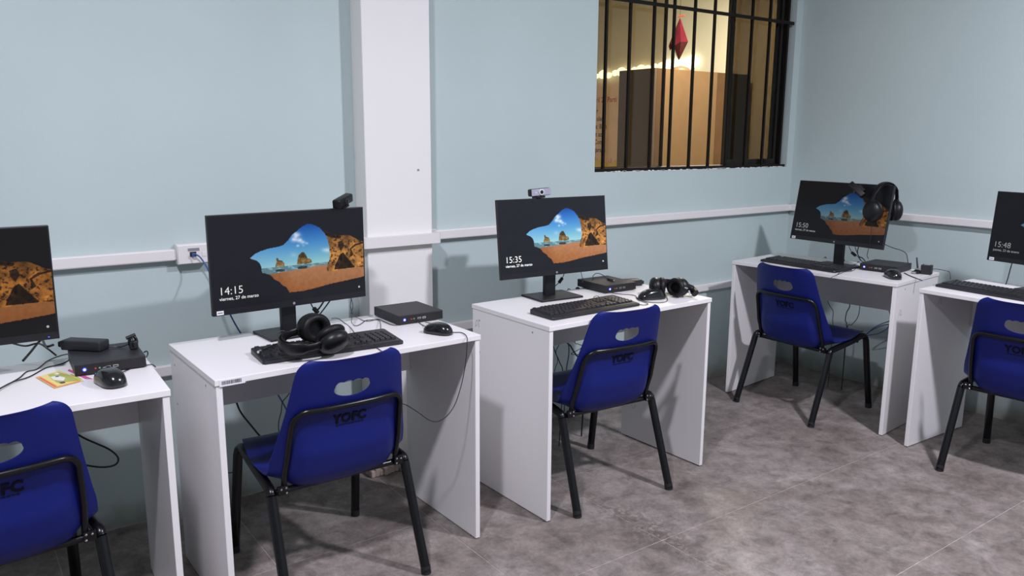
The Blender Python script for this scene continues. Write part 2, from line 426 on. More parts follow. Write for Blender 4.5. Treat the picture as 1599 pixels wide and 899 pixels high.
obj('edge_stile', B(q[3]+.004, q[4], .0, .029, 0, 1.985, bev=.003), WOODD, cb)
obj('door', B(q[4]+.004, q[5], -.002, .029, .02, 1.985, bev=.003), WOODN, cb)['label'] = 'near-black end door'
lump = tag(obj('rounded_cap', lathe(bmesh.new(), [(.085, 0), (.08, .015), (.06, .03), (.03, .04), (.01, .043)], 20, Matrix.Translation((at((1063, 105), y=2.03).x, 2.03, 1.986))), WOOD, None, True), 'small tan rounded lump lying on top of the wardrobe', 'lid')
# string of lights along the far wall
A1 = at((932, 119), x=OX-.04); A2 = at((1079, 96), x=OX-.04)
sl = thing('string_lights', 'glowing string of white lights along the wall of the room beyond the window', 'string lights', A1)
BULB = mat('lit_bulb', (1, .95, .8, 1), .5, emit=(1, .90, .66, 1), estr=2.2)
pts = []; nb = 15
for k in range(nb):
    t = k/(nb-1); p = A1.lerp(A2, t); p.z += .012*math.sin(k*2.2)
    pts.append(p)
wire = in_world(obj('wire', T(smooth_pts([p+Vector((.02, 0, 0)) for p in pts], 3), .004, 5), BARM, sl))
for k, p in enumerate(pts):
    r = .050*(1+.25*math.sin(k*1.9)) * (1.35 if k > 10 else 1)
    if k in (0,): r *= .7
    bm = bmesh.new(); bmesh.ops.create_icosphere(bm, subdivisions=2, radius=r, matrix=Matrix.Translation(p) @ Matrix.Diagonal((.35, 1.2, .8, 1)))
    in_world(obj('bulb', bm, BULB, sl, True))
# paper chart with handwriting
POST = mat('peach_chart_paper', (.80, .62, .48, 1), .7, var=.06, vscale=6)
y_a = at((925, 131), x=OX-.004); y_b = at((968, 131), x=OX-.004); y_c = at((925, 263), x=OX-.004)
ch = thing('paper_chart', 'peach paper chart with red and black handwriting, seen through the window bars', 'chart', (OX-.003, (y_a.y+y_b.y)/2, y_c.z-.1))
pw = abs(y_a.y-y_b.y)+.10; ph = y_a.z-y_c.z+.1
obj('sheet', B(-.003, 0, -pw/2, pw/2, 0, ph), POST, ch)
REDI = mat('red_marker', (.55, .06, .04, 1), .6)
YELP = mat('yellow_paint', (.80, .62, .12, 1), .6); PNKP = mat('pink_paint', (.70, .25, .28, 1), .6)
def chart_text(s, zz, size, m, dy=0):
    me = text_mesh(s, size, .0005, .0006)
    me.transform(Matrix.Translation((-.0045, pw/2-.02-dy, zz)) @ Matrix.Rotation(-PI/2, 4, 'Z') @ Matrix.Rotation(PI/2, 4, 'X'))
    link('handwriting', me, m, ch)['kind'] = 'stuff'
chart_text('Abril 2a Parti', ph*.80, .085, REDI, .0)
for k, s in enumerate(['a    r', 'des ulan', 'dces: Blan', 'pent az a', 'na Cotta', 'gargarana']):
    chart_text(s, ph*(.69-.083*k), .075, INK, .0)
bm = bmesh.new()
for k in range(16):
    x = -pw/2+.02+(pw-.05)*k/15; h = random.uniform(.06, .14)
    a = [(-.0045, x-.02, ph*.10), (-.0045, x+.02, ph*.10), (-.0045, x+.006, ph*.10+h), (-.0045, x-.006, ph*.10+h)]
    bm.faces.new([bm.verts.new(v) for v in a])
obj('painted_flowers', bm, PNKP, ch)
bm = bmesh.new(); bm.faces.new([bm.verts.new(v) for v in [(-.0048, -pw/2, 0), (-.0048, pw/2, 0), (-.0048, pw/2, ph*.17), (-.0048, .05, ph*.20), (-.0048, -.05, ph*.15), (-.0048, -pw/2, ph*.19)]])
obj('painted_meadow', bm, YELP, ch)
# red hanging lantern
kx = 5.6
def kp(px): return at(px, x=kx)
top = kp((1061, 24)); 
REDP = mat('crimson_cellophane', (.085, .004, .014, 1), .35, var=.35, vscale=14)
lan = thing('paper_lantern', 'crimson diamond-shaped paper ornament hanging beyond the window bars', 'ornament', kp((1060, 95)))
bm = bmesh.new()
def V(px, dx): 
    p = at(px, x=kx+dx); return bm.verts.new(p)
tp = V((1062, 27), 0); bt = V((1060, 95), 0)
ring = [V((1046, 66), .0), V((1052, 72), -.09), V((1063, 65), -.10), V((1074.5, 65), 0), V((1066, 62), .09), V((1052, 64), .08)]
for k in range(6):
    bm.faces.new((tp, ring[k], ring[(k+1) % 6])); bm.faces.new((bt, ring[(k+1) % 6], ring[k]))
in_world(obj('body', bm, REDP, lan))
bm = bmesh.new(); a = kp((1059, 26)); b_ = kp((1069, 24)); tube(bm, [a, b_], .006, 6)
in_world(obj('top_bar', bm, REDI, lan))
in_world(obj('thread', T([kp((1062, 25)), Vector((kx, kp((1062, 25)).y, ZC-.001))], .0015, 5), BARM, lan))
bm = bmesh.new(); tl = [kp(p) for p in [(1046, 66), (1044, 72), (1046, 79), (1049, 74)]]
a = [bm.verts.new(p) for p in tl]; b2 = [bm.verts.new(p+Vector((.004, 0, 0))) for p in tl]; bm.faces.new(a); bm.faces.new(b2[::-1])
for k in range(4): bm.faces.new((a[k], b2[k], b2[(k+1) % 4], a[(k+1) % 4]))
in_world(obj('tassel', bm, REDP, lan))

# ================================================================== DESKS
W, D, H, TT = .8886, .49, .75, .0175
DESK = [(-.4332, -.8198, -.0403), (.5719, -.8435, .0169), (1.7216, -.875, .0219), (3.5013, -.2367, -1.4727), (3.5508, -1.2426, -1.6046)]
dlab = ['white desk at the left edge of the photo, flyers and mini computer on it',
        'white desk left of the pillar base, barcode sticker on its front edge',
        'white desk right of the pillar, headphones beside the mouse on it',
        'white desk in the corner below the window end, along the right wall',
        'white desk at the right edge of the photo, only its left end in view']
desks = []
dm = {}
def cached(key, fn):
    if key not in dm:
        bm = fn(); me = bpy.data.meshes.new(key); bmesh.ops.recalc_face_normals(bm, faces=bm.faces[:]); bm.to_mesh(me); bm.free(); dm[key] = me
    return dm[key]
for i, (x, y, t) in enumerate(DESK):
    d = thing('desk', dlab[i], 'desk', (x, y, 0), (0, 0, t), 'white computer desks'); desks.append(d)
    link('desktop', cached('desktop', lambda: B(0, W, 0, D, H-TT, H, bev=.0012, seg=2)), MELA, d)
    link('side_panel', cached('sideL', lambda: B(.003, .021, .003, D-.002, .004, H-TT-.0004, bev=.001, seg=1)), MELA, d)
    link('side_panel', cached('sideR', lambda: B(W-.021, W-.003, .003, D-.002, .004, H-TT-.0004, bev=.001, seg=1)), MELA, d)
    link('modesty_panel', cached('mod', lambda: B(.0212, W-.0212, .455, .471, .520, H-TT-.0006, bev=.001, seg=1)), MELA, d)
    for sx in (.012, W-.012):
        for sy in (.04, D-.04):
            o = link('foot', cached('foot', lambda: lathe(bmesh.new(), [(.008, 0), (.009, .004)], 10)), RUBB, d); o.location = (sx, sy, 0)
    for sx, s in ((.003, -1), (W-.003, 1)):
        for (yy, zz) in ((.44, .69), (.44, .56), (.10, .71)):
            if (sx > .5 and i in (0, 1, 2)): continue
            o = link('screw_cap', cached('cap', lambda: lathe(bmesh.new(), [(.0042, 0), (.0036, .0008), (.0012, .001)], 8)), GREY, d)
            o.location = (sx, yy, zz); o.rotation_euler = (0, s*PI/2, 0)
def dl(i, lx, ly, z=H):
    x, y, t = DESK[i]; return Vector((x+lx*math.cos(t)-ly*math.sin(t), y+lx*math.sin(t)+ly*math.cos(t), z))
# paper marks left on the panels
def mark(i, side, ly, lz, kind=0):
    bm = bmesh.new(); s = .013
    loops = [[(-s, -s*.9), (-.3*s, s), (s*.6, s*.7), (s, -s), (0, -s*.3)], [(-s, 0), (0, s), (s, 0), (0, -s), (-s, 0)]][kind]
    sx = {'L': .0028, 'l': .0212, 'r': W-.0212, 'R': W-.0028}[side]
    tube(bm, [(sx, ly+a, lz+b*1.2) for a, b in loops], .0009, 4)
    obj('pencil_mark', bm, GREY, desks[i])
mark(2, 'L', .455, .675); mark(2, 'r', .41, .165, 1); mark(1, 'L', .05, .06, 1); mark(3, 'R', .07, .60, 0); mark(4, 'l', .15, .68, 0)
bs = obj('barcode_sticker', B(.012, .084, -.0012, -.0003, H-TT-.003, H-.001), WSTK, desks[1]); bs['label'] = 'white barcode sticker'
bm = bmesh.new(); random.seed(8); x = .018
while x < .074:
    ww = random.choice([.0006, .001, .0016]); box(bm, x, x+ww, -.0016, -.0011, H-TT+.002, H-.005); x += ww+random.choice([.0008, .0012])
obj('barcode', bm, INK, desks[1])

# ================================================================== CHAIRS
PROF = [  # y, z, half width, curl
 (-.272, .778, .168, .026), (-.266, .745, .170, .026), (-.250, .680, .180, .028), (-.229, .600, .194, .031),
 (-.206, .520, .210, .036), (-.190, .455, .224, .044), (-.172, .405, .228, .045), (-.138, .376, .229, .044),
 (-.07, .372, .227, .034), (.03, .388, .226, .022), (.11, .408, .214, .012), (.160, .420, .204, .006), (.192, .416, .196, .003), (.204, .404, .190, .001)]
def prof(s):
    n = len(PROF)-1; f = min(max(s, 0), .99999)*n; i = int(f); t = f-i
    P = [PROF[max(i-1, 0)], PROF[i], PROF[min(i+1, n)], PROF[min(i+2, n)]]
    return [.5*(2*P[1][k]+(P[2][k]-P[0][k])*t+(2*P[0][k]-5*P[1][k]+4*P[2][k]-P[3][k])*t*t+(3*P[1][k]-P[0][k]-3*P[2][k]+P[3][k])*t**3) for k in range(4)]
def sstep(a, b, x):
    t = min(max((x-a)/(b-a), 0), 1); return t*t*(3-2*t)
def shell_pt(u, s, off=0):
    y, z, hw, cu = prof(s); y2, z2, _, _ = prof(min(s+.004, 1)); y1, z1, _, _ = prof(max(s-.004, 0))
    ty, tz = y2-y1, z2-z1; L = math.hypot(ty, tz); ty /= L; tz /= L; ny, nz = -tz, ty
    dtop = .778-z if s < .3 else 9
    r = .046
    if dtop < r: hw = hw-r+math.sqrt(max(r*r-(r-max(dtop, 0.0006))**2, 0))
    if s > .86:
        d = (1-s)/.14*.05; r2 = .05; hw = hw-r2+math.sqrt(max(r2*r2-(r2-max(d, .0008))**2, 0))
    bul = .021*(1-sstep(.62, .86, abs(u)))*sstep(.24, .36, s)*(1-sstep(.52, .62, s))
    k = cu*abs(u)**3.2-bul+off
    if s < .12: k -= .006*(1-s/.12)**2            # rolled top lip
    return Vector((u*hw, y+ny*k, z+nz*k))
def back_y(x, z):
    lo, hi = 0, .5
    for _ in range(26):
        m = (lo+hi)/2; _, zz, hw, _ = prof(m)
        u = max(-1, min(1, x/hw))
        if shell_pt(u, m, -.004).z > z: lo = m
        else: hi = m
    return shell_pt(u, lo, -.004).y
def to_us(x, z):
    lo, hi = 0, .5
    for _ in range(26):
        m = (lo+hi)/2
        if shell_pt(max(-1, min(1, x/prof(m)[2])), m).z > z: lo = m
        else: hi = m
    return x/prof(lo)[2], lo
def make_shell():                           # a flat slab in (across, along) coordinates is pierced, then bent to the seat's form
    bm = bmesh.new(); NU, NS = 40, 84; K = 2.0
    g = [[[bm.verts.new((-1+2*i/NU, o, K*j/NS)) for i in range(NU+1)] for j in range(NS+1)] for o in (-.1, .1)]
    for a in (0, 1):
        for j in range(NS):
            for i in range(NU): bm.faces.new((g[a][j][i], g[a][j][i+1], g[a][j+1][i+1], g[a][j+1][i]))
    for j in range(NS):
        for i in (0, NU): bm.faces.new((g[0][j][i], g[0][j+1][i], g[1][j+1][i], g[1][j][i]))
    for i in range(NU):
        for j in (0, NS): bm.faces.new((g[0][j][i], g[0][j][i+1], g[1][j][i+1], g[1][j][i]))
    bmesh.ops.recalc_face_normals(bm, faces=bm.faces[:])
    me = bpy.data.meshes.new('shell'); bm.to_mesh(me); bm.free()
    o = bpy.data.objects.new('shell', me); C.objects.link(o)
    cx = bmesh.new(); poly = []
    zc = .684; hwid = .059
    for k in range(25):                     # smooth lower edge, left to right
        a = PI+PI*k/24; poly.append((hwid*math.cos(a)*(1), zc-.004+.028*math.sin(a)))
    for k in range(1, 28):                  # scalloped finger grips, right to left
        t = k/28; x = hwid*(1-2*t); e = math.sqrt(max(0, 1-(x/hwid)**6))
        poly.append((x, zc-.004+(.021+.0045*abs(math.sin(t*PI*4)))*e))
    poly = [(lambda q: (q[0], q[1]*K))(to_us(x, z)) for x, z in poly]
    prism(cx, poly, -.4, .4); bmesh.ops.recalc_face_normals(cx, faces=cx.faces[:])
    cm = bpy.data.meshes.new('cut'); cx.to_mesh(cm); cx.free(); co = bpy.data.objects.new('cut', cm); C.objects.link(co)
    md = o.modifiers.new('b', 'BOOLEAN'); md.operation = 'DIFFERENCE'; md.solver = 'EXACT'; md.object = co
    dg = bpy.context.evaluated_depsgraph_get(); dg.update()
    me2 = bpy.data.meshes.new_from_object(o.evaluated_get(dg)); me2.name = 'seat_shell'
    bpy.data.objects.remove(o); bpy.data.objects.remove(co)
    for v in me2.vertices:
        v.co = shell_pt(max(-1, min(1, v.co.x)), max(0, min(1, v.co.z/K)), 0 if v.co.y < 0 else -.0038)
    for p in me2.polygons: p.use_smooth = True
    try: me2.set_sharp_from_angle(angle=math.radians(38))
    except Exception: pass
    me2.materials.clear(); me2.materials.append(BLUE); me2.update()
    return me2
def make_chair(label, loc, rz, group):
    t = thing('school_chair', label, 'chair', loc, (0, 0, rz), group)
    link('seat_shell', make_shell(), BLUE, t)
    rt = .0158
    for s in (-1, 1):
        sx = lambda v: (v[0]*s, v[1], v[2])
        F0, K0 = Vector((.227, .244, .006)), Vector((.214, .185, .375))
        J0, R0_ = Vector((.226, -.150, .355)), Vector((.2325, -.270, .006))
        K1, J1 = Vector((.208, .150, .402)), Vector((.222, -.110, .372))
        leg = obj('leg', T([sx(F0), sx(F0.lerp(K0, .5)), sx(K0)], rt, 14), STEEL, t, True)
        obj('foot_cap', T([sx(F0-Vector((0, .001, .006))), sx(F0+Vector((-.0005, -.003, .02)))], rt+.0007, 14), RUBB, leg, True)
        leg = obj('leg', T([sx(R0_), sx(R0_.lerp(J0, .5)), sx(J0)], rt, 14), STEEL, t, True)
        obj('foot_cap', T([sx(R0_-Vector((0, -.001, .006))), sx(R0_+Vector((-.0003, .006, .02)))], rt+.0007, 14), RUBB, leg, True)
        pts = smooth_pts([K0, Vector((.212, .175, .394)), K1, Vector((.212, .05, .386)), J1, Vector((.225, -.141, .366)), J0], 5)
        obj('side_rail', T([sx(p) for p in pts], rt-.0003, 14), STEEL, t, True)
        # bracket and bolts
        obj('bracket', B(min(s*.180, s*.212), max(s*.180, s*.212), -.170, -.158, .356, .384, bev=.002), STEEL, t)
        for bx, bz in ((.186, .362), (.202, .376), (.187, .378)):
            obj('bolt', lathe(bmesh.new(), [(.0033, 0), (.0033, .0015), (.0015, .0025)], 8, Matrix.Translation((s*bx, -.170, bz)) @ Matrix.Rotation(PI/2, 4, 'X')), BOLT, t)
    obj('cross_tube', T([(-.214, -.150, .362), (.214, -.150, .362)], .010, 10), STEEL, t, True)
    obj('cross_tube', T([(-.208, .12, .378), (.208, .12, .378)], .009, 10), STEEL, t, True)
    # back frame: an inverted U hugging the shell
    P = []
    zt = .626; rc = .045; xt = .168
    left = [(-.188, .368), (-.188, .42), (-.186, .47), (-.182, .53), (-.178, zt-rc)]
    for x, z in left: P.append((x, z))
    for k in range(1, 8):
        a = PI-PI/2*k/8; P.append((-.178+rc+rc*math.cos(a), zt-rc+rc*math.sin(a)))
    P.append((-.178+rc, zt)); 
    for x in (-.07, 0, .07): P.append((x, zt))
    P += [(-x, z) for x, z in reversed(P[:len(P)-3])]
    ptsb = [Vector((x, back_y(x, max(z, .40))-.0105-(0.0 if z > .42 else -.004), z)) for x, z in P]
    obj('back_frame', T(ptsb, .0088, 12), STEEL, t, True)
    me = text_mesh('YOFC', .040, .0012, .0014, 'CENTER', 1.05); stand_up(me, (0.0, 0, .566))
    for v in me.vertices:
        v.co.y = back_y(v.co.x, v.co.z)-.0016+v.co.y*.4
    link('lettering', me, CHTX, t)['label'] = 'black stamped letters'
    bm = bmesh.new()
    for k in range(9):
        x = -.045+k*.0102; z0 = .5565
        vs = [(x, z0), (x+.008, z0), (x+.008, z0+.003), (x, z0+.003)]
        bm.faces.new([bm.verts.new((a, back_y(a, b)-.001, b)) for a, b in vs])
    obj('small_print', bm, CHTX, t)
    return t
def copy_tree(o, parent=None):
    c = o.copy(); C.objects.link(c)
    if parent: c.parent = parent
    for ch_ in [k for k in o.children]: copy_tree(ch_, c)
    return c
chairs = [(.0298, -.6477, .0856), (.9459, -.6533, .0193), (2.0963, -.65, -.0634), (3.6923, -.6152, -1.5874), (3.6965, -1.6924, -1.4931)]
CHL = ['blue plastic chair at the left edge of the photo, cut off by the frame', 'blue plastic chair at the desk left of the pillar, largest in view',
       'blue plastic chair at the desk right of the pillar', 'blue plastic chair at the corner desk, turned to the right wall',
       'blue plastic chair at the right edge of the photo, partly cut off']
# chair poses: the fit's own x,y of the chair origin
CHP = {0: (.0298, -.6477, .0856), 1: (.9459, -.6533, .0193), 2: (2.0963, -.65, -.0634), 3: (3.6923, -.6152, -1.5874), 4: (3.6965, -1.6924, -1.4931)}
first = make_chair(CHL[0], CHP[0][:2]+(0,), CHP[0][2], 'blue school chairs at the computer desks')
for i in range(1, 5):
    c = copy_tree(first); c.location = CHP[i][:2]+(0,); c.rotation_euler = (0, 0, CHP[i][2]); c['label'] = CHL[i]

# ================================================================== MONITORS
MW, MH = .5414, .3189
def homog(src, dst):
    A = []
    for (x, y), (u, v) in zip(src, dst):
        A.append([x, y, 1, 0, 0, 0, -u*x, -u*y, -u]); A.append([0, 0, 0, x, y, 1, -v*x, -v*y, -v])
    _, _, Vt = np.linalg.svd(np.array(A, float)); return Vt[-1].reshape(3, 3)
HM = homog([(0, 0), (1, 0), (1, 1), (0, 1)], [(332.3, 495.4), (571.6, 462), (566.4, 324), (322.4, 335.8)])   # panel uv -> layout of the drawn scene
def vnoise(x, y, sc, oct=4, seed=0):
    out = np.zeros_like(x); amp = 1; tot = 0
    for o in range(oct):
        xs_, ys_ = x*sc, y*sc; xi = np.floor(xs_).astype(int); yi = np.floor(ys_).astype(int); fx = xs_-xi; fy = ys_-yi
        def h(a, b): 
            n = (a*374761393+b*668265263+(seed+o)*974711) & 0x7fffffff; n = (n ^ (n >> 13))*1274126177 & 0x7fffffff
            return ((n ^ (n >> 16)) & 0xffff)/65535.
        fx = fx*fx*(3-2*fx); fy = fy*fy*(3-2*fy)
        out += amp*((h(xi, yi)*(1-fx)+h(xi+1, yi)*fx)*(1-fy)+(h(xi, yi+1)*(1-fx)+h(xi+1, yi+1)*fx)*fy); tot += amp; amp *= .55; sc *= 2.1
    return out/tot
def inpoly(X, Y, poly):
    r = np.zeros(X.shape, bool); n = len(poly); j = n-1
    for i in range(n):
        xi, yi = poly[i]; xj, yj = poly[j]
        c_ = ((yi > Y) != (yj > Y)) & (X < (xj-xi)*(Y-yi)/((yj-yi) if yj != yi else 1e-9)+xi); r ^= c_; j = i
    return r
def screen_mesh(x0, x1, z0, z1):
    NX, NZ = 420, 236
    u = np.linspace(x0/MW+.5, x1/MW+.5, NX+1); v = np.linspace(z0/MH, z1/MH, NZ+1)
    UU, VV = np.meshgrid(u, v); P = np.stack([UU.ravel(), VV.ravel(), np.ones(UU.size)]); q = HM @ P
    X = ((q[0]/q[2])-380)*6.915; Y = ((q[1]/q[2])-340)*6.915
    jit = (vnoise(X, Y, .05, 4, 5)-.5)*8
    Xj = X+jit; Yj = Y+(vnoise(X, Y, .05, 4, 9)-.5)*8
    col = np.zeros((X.size, 3)); n1 = vnoise(X, Y, .01, 5, 1); n2 = vnoise(X, Y, .035, 5, 2); n3 = vnoise(X*1.0, Y*2.2, .02, 5, 3)
    col[:] = np.array([27, 28, 34]) ; col += (n1[:, None]-.5)*5
    opening = [(80, 432), (130, 388), (200, 355), (300, 325), (390, 308), (440, 290), (490, 240), (540, 175), (600, 130), (640, 95), (690, 67), (740, 68), (800, 92), (860, 120), (900, 150), (960, 180), (1050, 192), (1130, 187), (1180, 205), (1250, 245), (1330, 268), (1330, 622), (1150, 665), (960, 705), (800, 750), (660, 785), (505, 803), (480, 752), (430, 725), (400, 690), (350, 665), (300, 615), (260, 600), (208, 592), (203, 540), (185, 490), (150, 460)]
    op = inpoly(Xj, Yj, opening)
    hor = 545-(X-205)*.105
    t = np.clip((hor-Y)/430, 0, 1)[:, None]
    sky = np.array([150, 200, 205])*(1-t)**2.2+np.array([70, 150, 200])*2*(1-t)*t**1.0*.9+np.array([22, 70, 150])*t**1.3
    left = np.clip((600-X)/520, 0, 1)[:, None]; sky = sky*(1-.35*left)+np.array([120, 170, 215])*.35*left
    cl = np.zeros(X.size)
    for cx_, cy_, r, k in ((580, 185, 42, 1), (555, 235, 34, .9), (615, 240, 30, .9), (650, 262, 26, .7), (690, 274, 18, .6), (596, 300, 17, .8), (655, 296, 14, .5), (915, 350, 34, .7), (870, 345, 26, .4), (550, 398, 40, .25)):
        cl += k*np.exp(-((X-cx_)**2/(r*1.1)**2+(Y-cy_)**2/(r*.8)**2)*1.3)
    cl = np.clip(cl*(.5+n2*1.1), 0, 1)[:, None]*.85; sky = sky*(1-cl)+np.array([220, 228, 238])*cl
    col[op] = sky[op]
    sea = op & (Y > hor)
    sc_ = np.array([95, 130, 140])+(n3[:, None]-.5)*35; foam = (n3 > .60)[:, None]*30
    col[sea] = (sc_+foam)[sea]
    sandl = 640-(X-205)*.16
    sandl = np.interp(X, [200, 300, 460, 600, 800, 930, 1330], [612, 606, 576, 556, 516, 500, 500])
    sand = op & (Y > sandl+(n2-.5)*8)
    tt = np.clip((Y-500)/290, 0, 1)[:, None]
    sd = np.array([172, 122, 88])*(1-tt)+np.array([150, 92, 50])*tt+(n2[:, None]-.5)*22-np.clip((560-X)/300, 0, 1)[:, None]*25
    col[sand] = sd[sand]
    for pl, br in (([(350, 526), (365, 472), (360, 440), (375, 425), (395, 455), (430, 462), (450, 485), (452, 518)], 1), ([(585, 500), (595, 440), (605, 400), (640, 366), (665, 370), (690, 410), (700, 435), (740, 445), (748, 480), (700, 492), (640, 497)], .85)):
        mk = inpoly(Xj, Yj, pl); s_ = np.array([150, 118, 68])*br*(.45+1.0*n2[:, None]); col[mk] = s_[mk]
        ys_ = [p[1] for p in pl]; top_ = inpoly(Xj, Yj, pl) & (Y < min(ys_)+.45*(max(ys_)-min(ys_))); col[top_] = col[top_]*.62
    for pl in ([(350, 560), (400, 552), (460, 553), (458, 574), (360, 580)], [(588, 530), (640, 515), (700, 517), (690, 541), (600, 550)]):
        mk = inpoly(Xj, Yj, pl); col[mk] = col[mk]*.45
    rock = inpoly(Xj, Yj, [(815, 90), (860, 120), (900, 150), (960, 180), (1050, 190), (1130, 185), (1180, 205), (1250, 245), (1340, 268), (1340, 528), (1200, 535), (1060, 555), (980, 572), (910, 574), (900, 560), (915, 500), (935, 450), (940, 380), (930, 300), (912, 230), (890, 180), (840, 120)])
    n4 = vnoise(X+Y*.5, Y-X*.35, .018, 6, 11); n5 = vnoise(X, Y, .05, 5, 14)
    rk = np.array([178, 122, 62])*(.38+1.05*n4[:, None])*(.75+.5*n5[:, None]); dk = (n5 < .36)[:, None]; rk = np.where(dk, rk*.45, rk)
    rk = rk*np.clip(.40+(Y-140)/260, .35, 1)[:, None]
    col[rock] = rk[rock]
    for pl, f in (([(985, 558), (1010, 480), (1045, 400), (1080, 368), (1120, 420), (1170, 480), (1205, 532), (1080, 548)], .28), ([(1150, 330), (1200, 285), (1290, 262), (1300, 275), (1220, 300), (1165, 335), (1195, 395), (1165, 415)], .35), ([(1020, 260), (1070, 245), (1090, 300), (1060, 360), (1030, 320)], .4), ([(860, 130), (905, 160), (1000, 190), (1060, 195), (1050, 225), (960, 215), (905, 195)], .45)):
        mk = inpoly(Xj*1.0, Yj, pl) & rock; col[mk] = col[mk]*f
    col = np.clip(col, 0, 255)/255; lin_ = np.where(col <= .04045, col/12.92, ((col+.055)/1.055)**2.4)
    me = bpy.data.meshes.new('screen')
    co = np.zeros((X.size, 3)); co[:, 0] = ((UU-.5)*MW).ravel(); co[:, 1] = -.0004; co[:, 2] = (VV*MH).ravel()
    idx = np.arange(X.size).reshape(NZ+1, NX+1); q4 = np.stack([idx[:-1, :-1], idx[:-1, 1:], idx[1:, 1:], idx[1:, :-1]], -1).reshape(-1, 4)
    me.vertices.add(X.size); me.vertices.foreach_set('co', co.ravel()); me.loops.add(q4.size); me.loops.foreach_set('vertex_index', q4.ravel())
    me.polygons.add(len(q4)); me.polygons.foreach_set('loop_start', np.arange(0, q4.size, 4)); me.polygons.foreach_set('loop_total', np.full(len(q4), 4))
    ca = me.color_attributes.new('picture', 'FLOAT_COLOR', 'POINT'); ca.data.foreach_set('color', np.concatenate([lin_, np.ones((X.size, 1))], 1).ravel())
    me.update(); me.validate(); return me
def screen_mat(name, k, tint=(1, 1, 1)):
    m = bpy.data.materials.new(name); m.use_nodes = True; nt = m.node_tree; b = nt.nodes['Principled BSDF']
    b.inputs['Base Color'].default_value = (.003, .003, .004, 1); b.inputs['Roughness'].default_value = .30; b.inputs['Specular IOR Level'].default_value = .22
    a = nt.nodes.new('ShaderNodeAttribute'); a.attribute_name = 'picture'
    mx = nt.nodes.new('ShaderNodeMix'); mx.data_type = 'RGBA'; mx.blend_type = 'MULTIPLY'; mx.inputs[0].default_value = 1
    nt.links.new(a.outputs['Color'], mx.inputs[6]); mx.inputs[7].default_value = tint+(1,)
    nt.links.new(mx.outputs[2], b.inputs['Emission Color']); b.inputs['Emission Strength'].default_value = k
    return m
CHIN = .021; BZ = .0045
SCR = screen_mesh(-MW/2+BZ, MW/2-BZ, CHIN, MH-BZ)
PANEL = cached('panel', lambda: B(-MW/2, MW/2, 0, .016, 0, MH, bev=.0015, seg=2))
def panel_back():
    bm = bmesh.new(); a = [(-.22, .016, .03), (.22, .016, .03), (.22, .016, .29), (-.22, .016, .29)]; b_ = [(-.17, .040, .06), (.17, .040, .06), (.17, .040, .25), (-.17, .040, .25)]
    A_ = [bm.verts.new(v) for v in a]; B_ = [bm.verts.new(v) for v in b_]; bm.faces.new(A_); bm.faces.new(B_[::-1])
    for k in range(4): bm.faces.new((A_[k], B_[k], B_[(k+1) % 4], A_[(k+1) % 4]))
    return bm
def txt_on(panel, s, size, x, z, k, off):
    me = text_mesh(s, size, 0, off); stand_up(me, (x, -.0012, z))
    m = mat('screen_text', (0, 0, 0, 1), .5, emit=(1, 1, 1, 1), estr=k); link('screen_text', me, m, panel)
MON = [(-.0263, -.5195, .8506, -.0207, -.0312), (.9431, -.4754, .8499, .0594, .0068), (2.0647, -.4912, .85, -.0644, .1168), (3.7758, -.6635, .8719, -1.6029, .1743), (3.9016, -1.6106, .8599, -1.7279, .0759)]
MLAB = ['black monitor at the left edge of the photo, partly cut off', 'black monitor beside the network wall box, clock 14:15, its webcam turned away',
        'black monitor under the silver-faced webcam, its clock reads 15:35', 'black monitor whose clock reads 15:50, headphones hung on its corner', 'black monitor at the right edge of the photo, clock reads 15:48']
CLK = [('14:12', 'viernes, 27 de marzo'), ('14:15', 'viernes, 27 de marzo'), ('15:35', 'viernes, 27 de marzo'), ('15:50', 'viernes, 27 de marzo'), ('15:48', 'jueves, 23 de enero')]
SMAT = [screen_mat('screen_picture_warm', .62, (1.0, .86, .60)), screen_mat('screen_picture_clear', .95), screen_mat('screen_picture_bright', 1.25), screen_mat('screen_picture_dim', .30, (1, .95, .95)), screen_mat('screen_picture_dark', .40)]
mons = []; panels = []
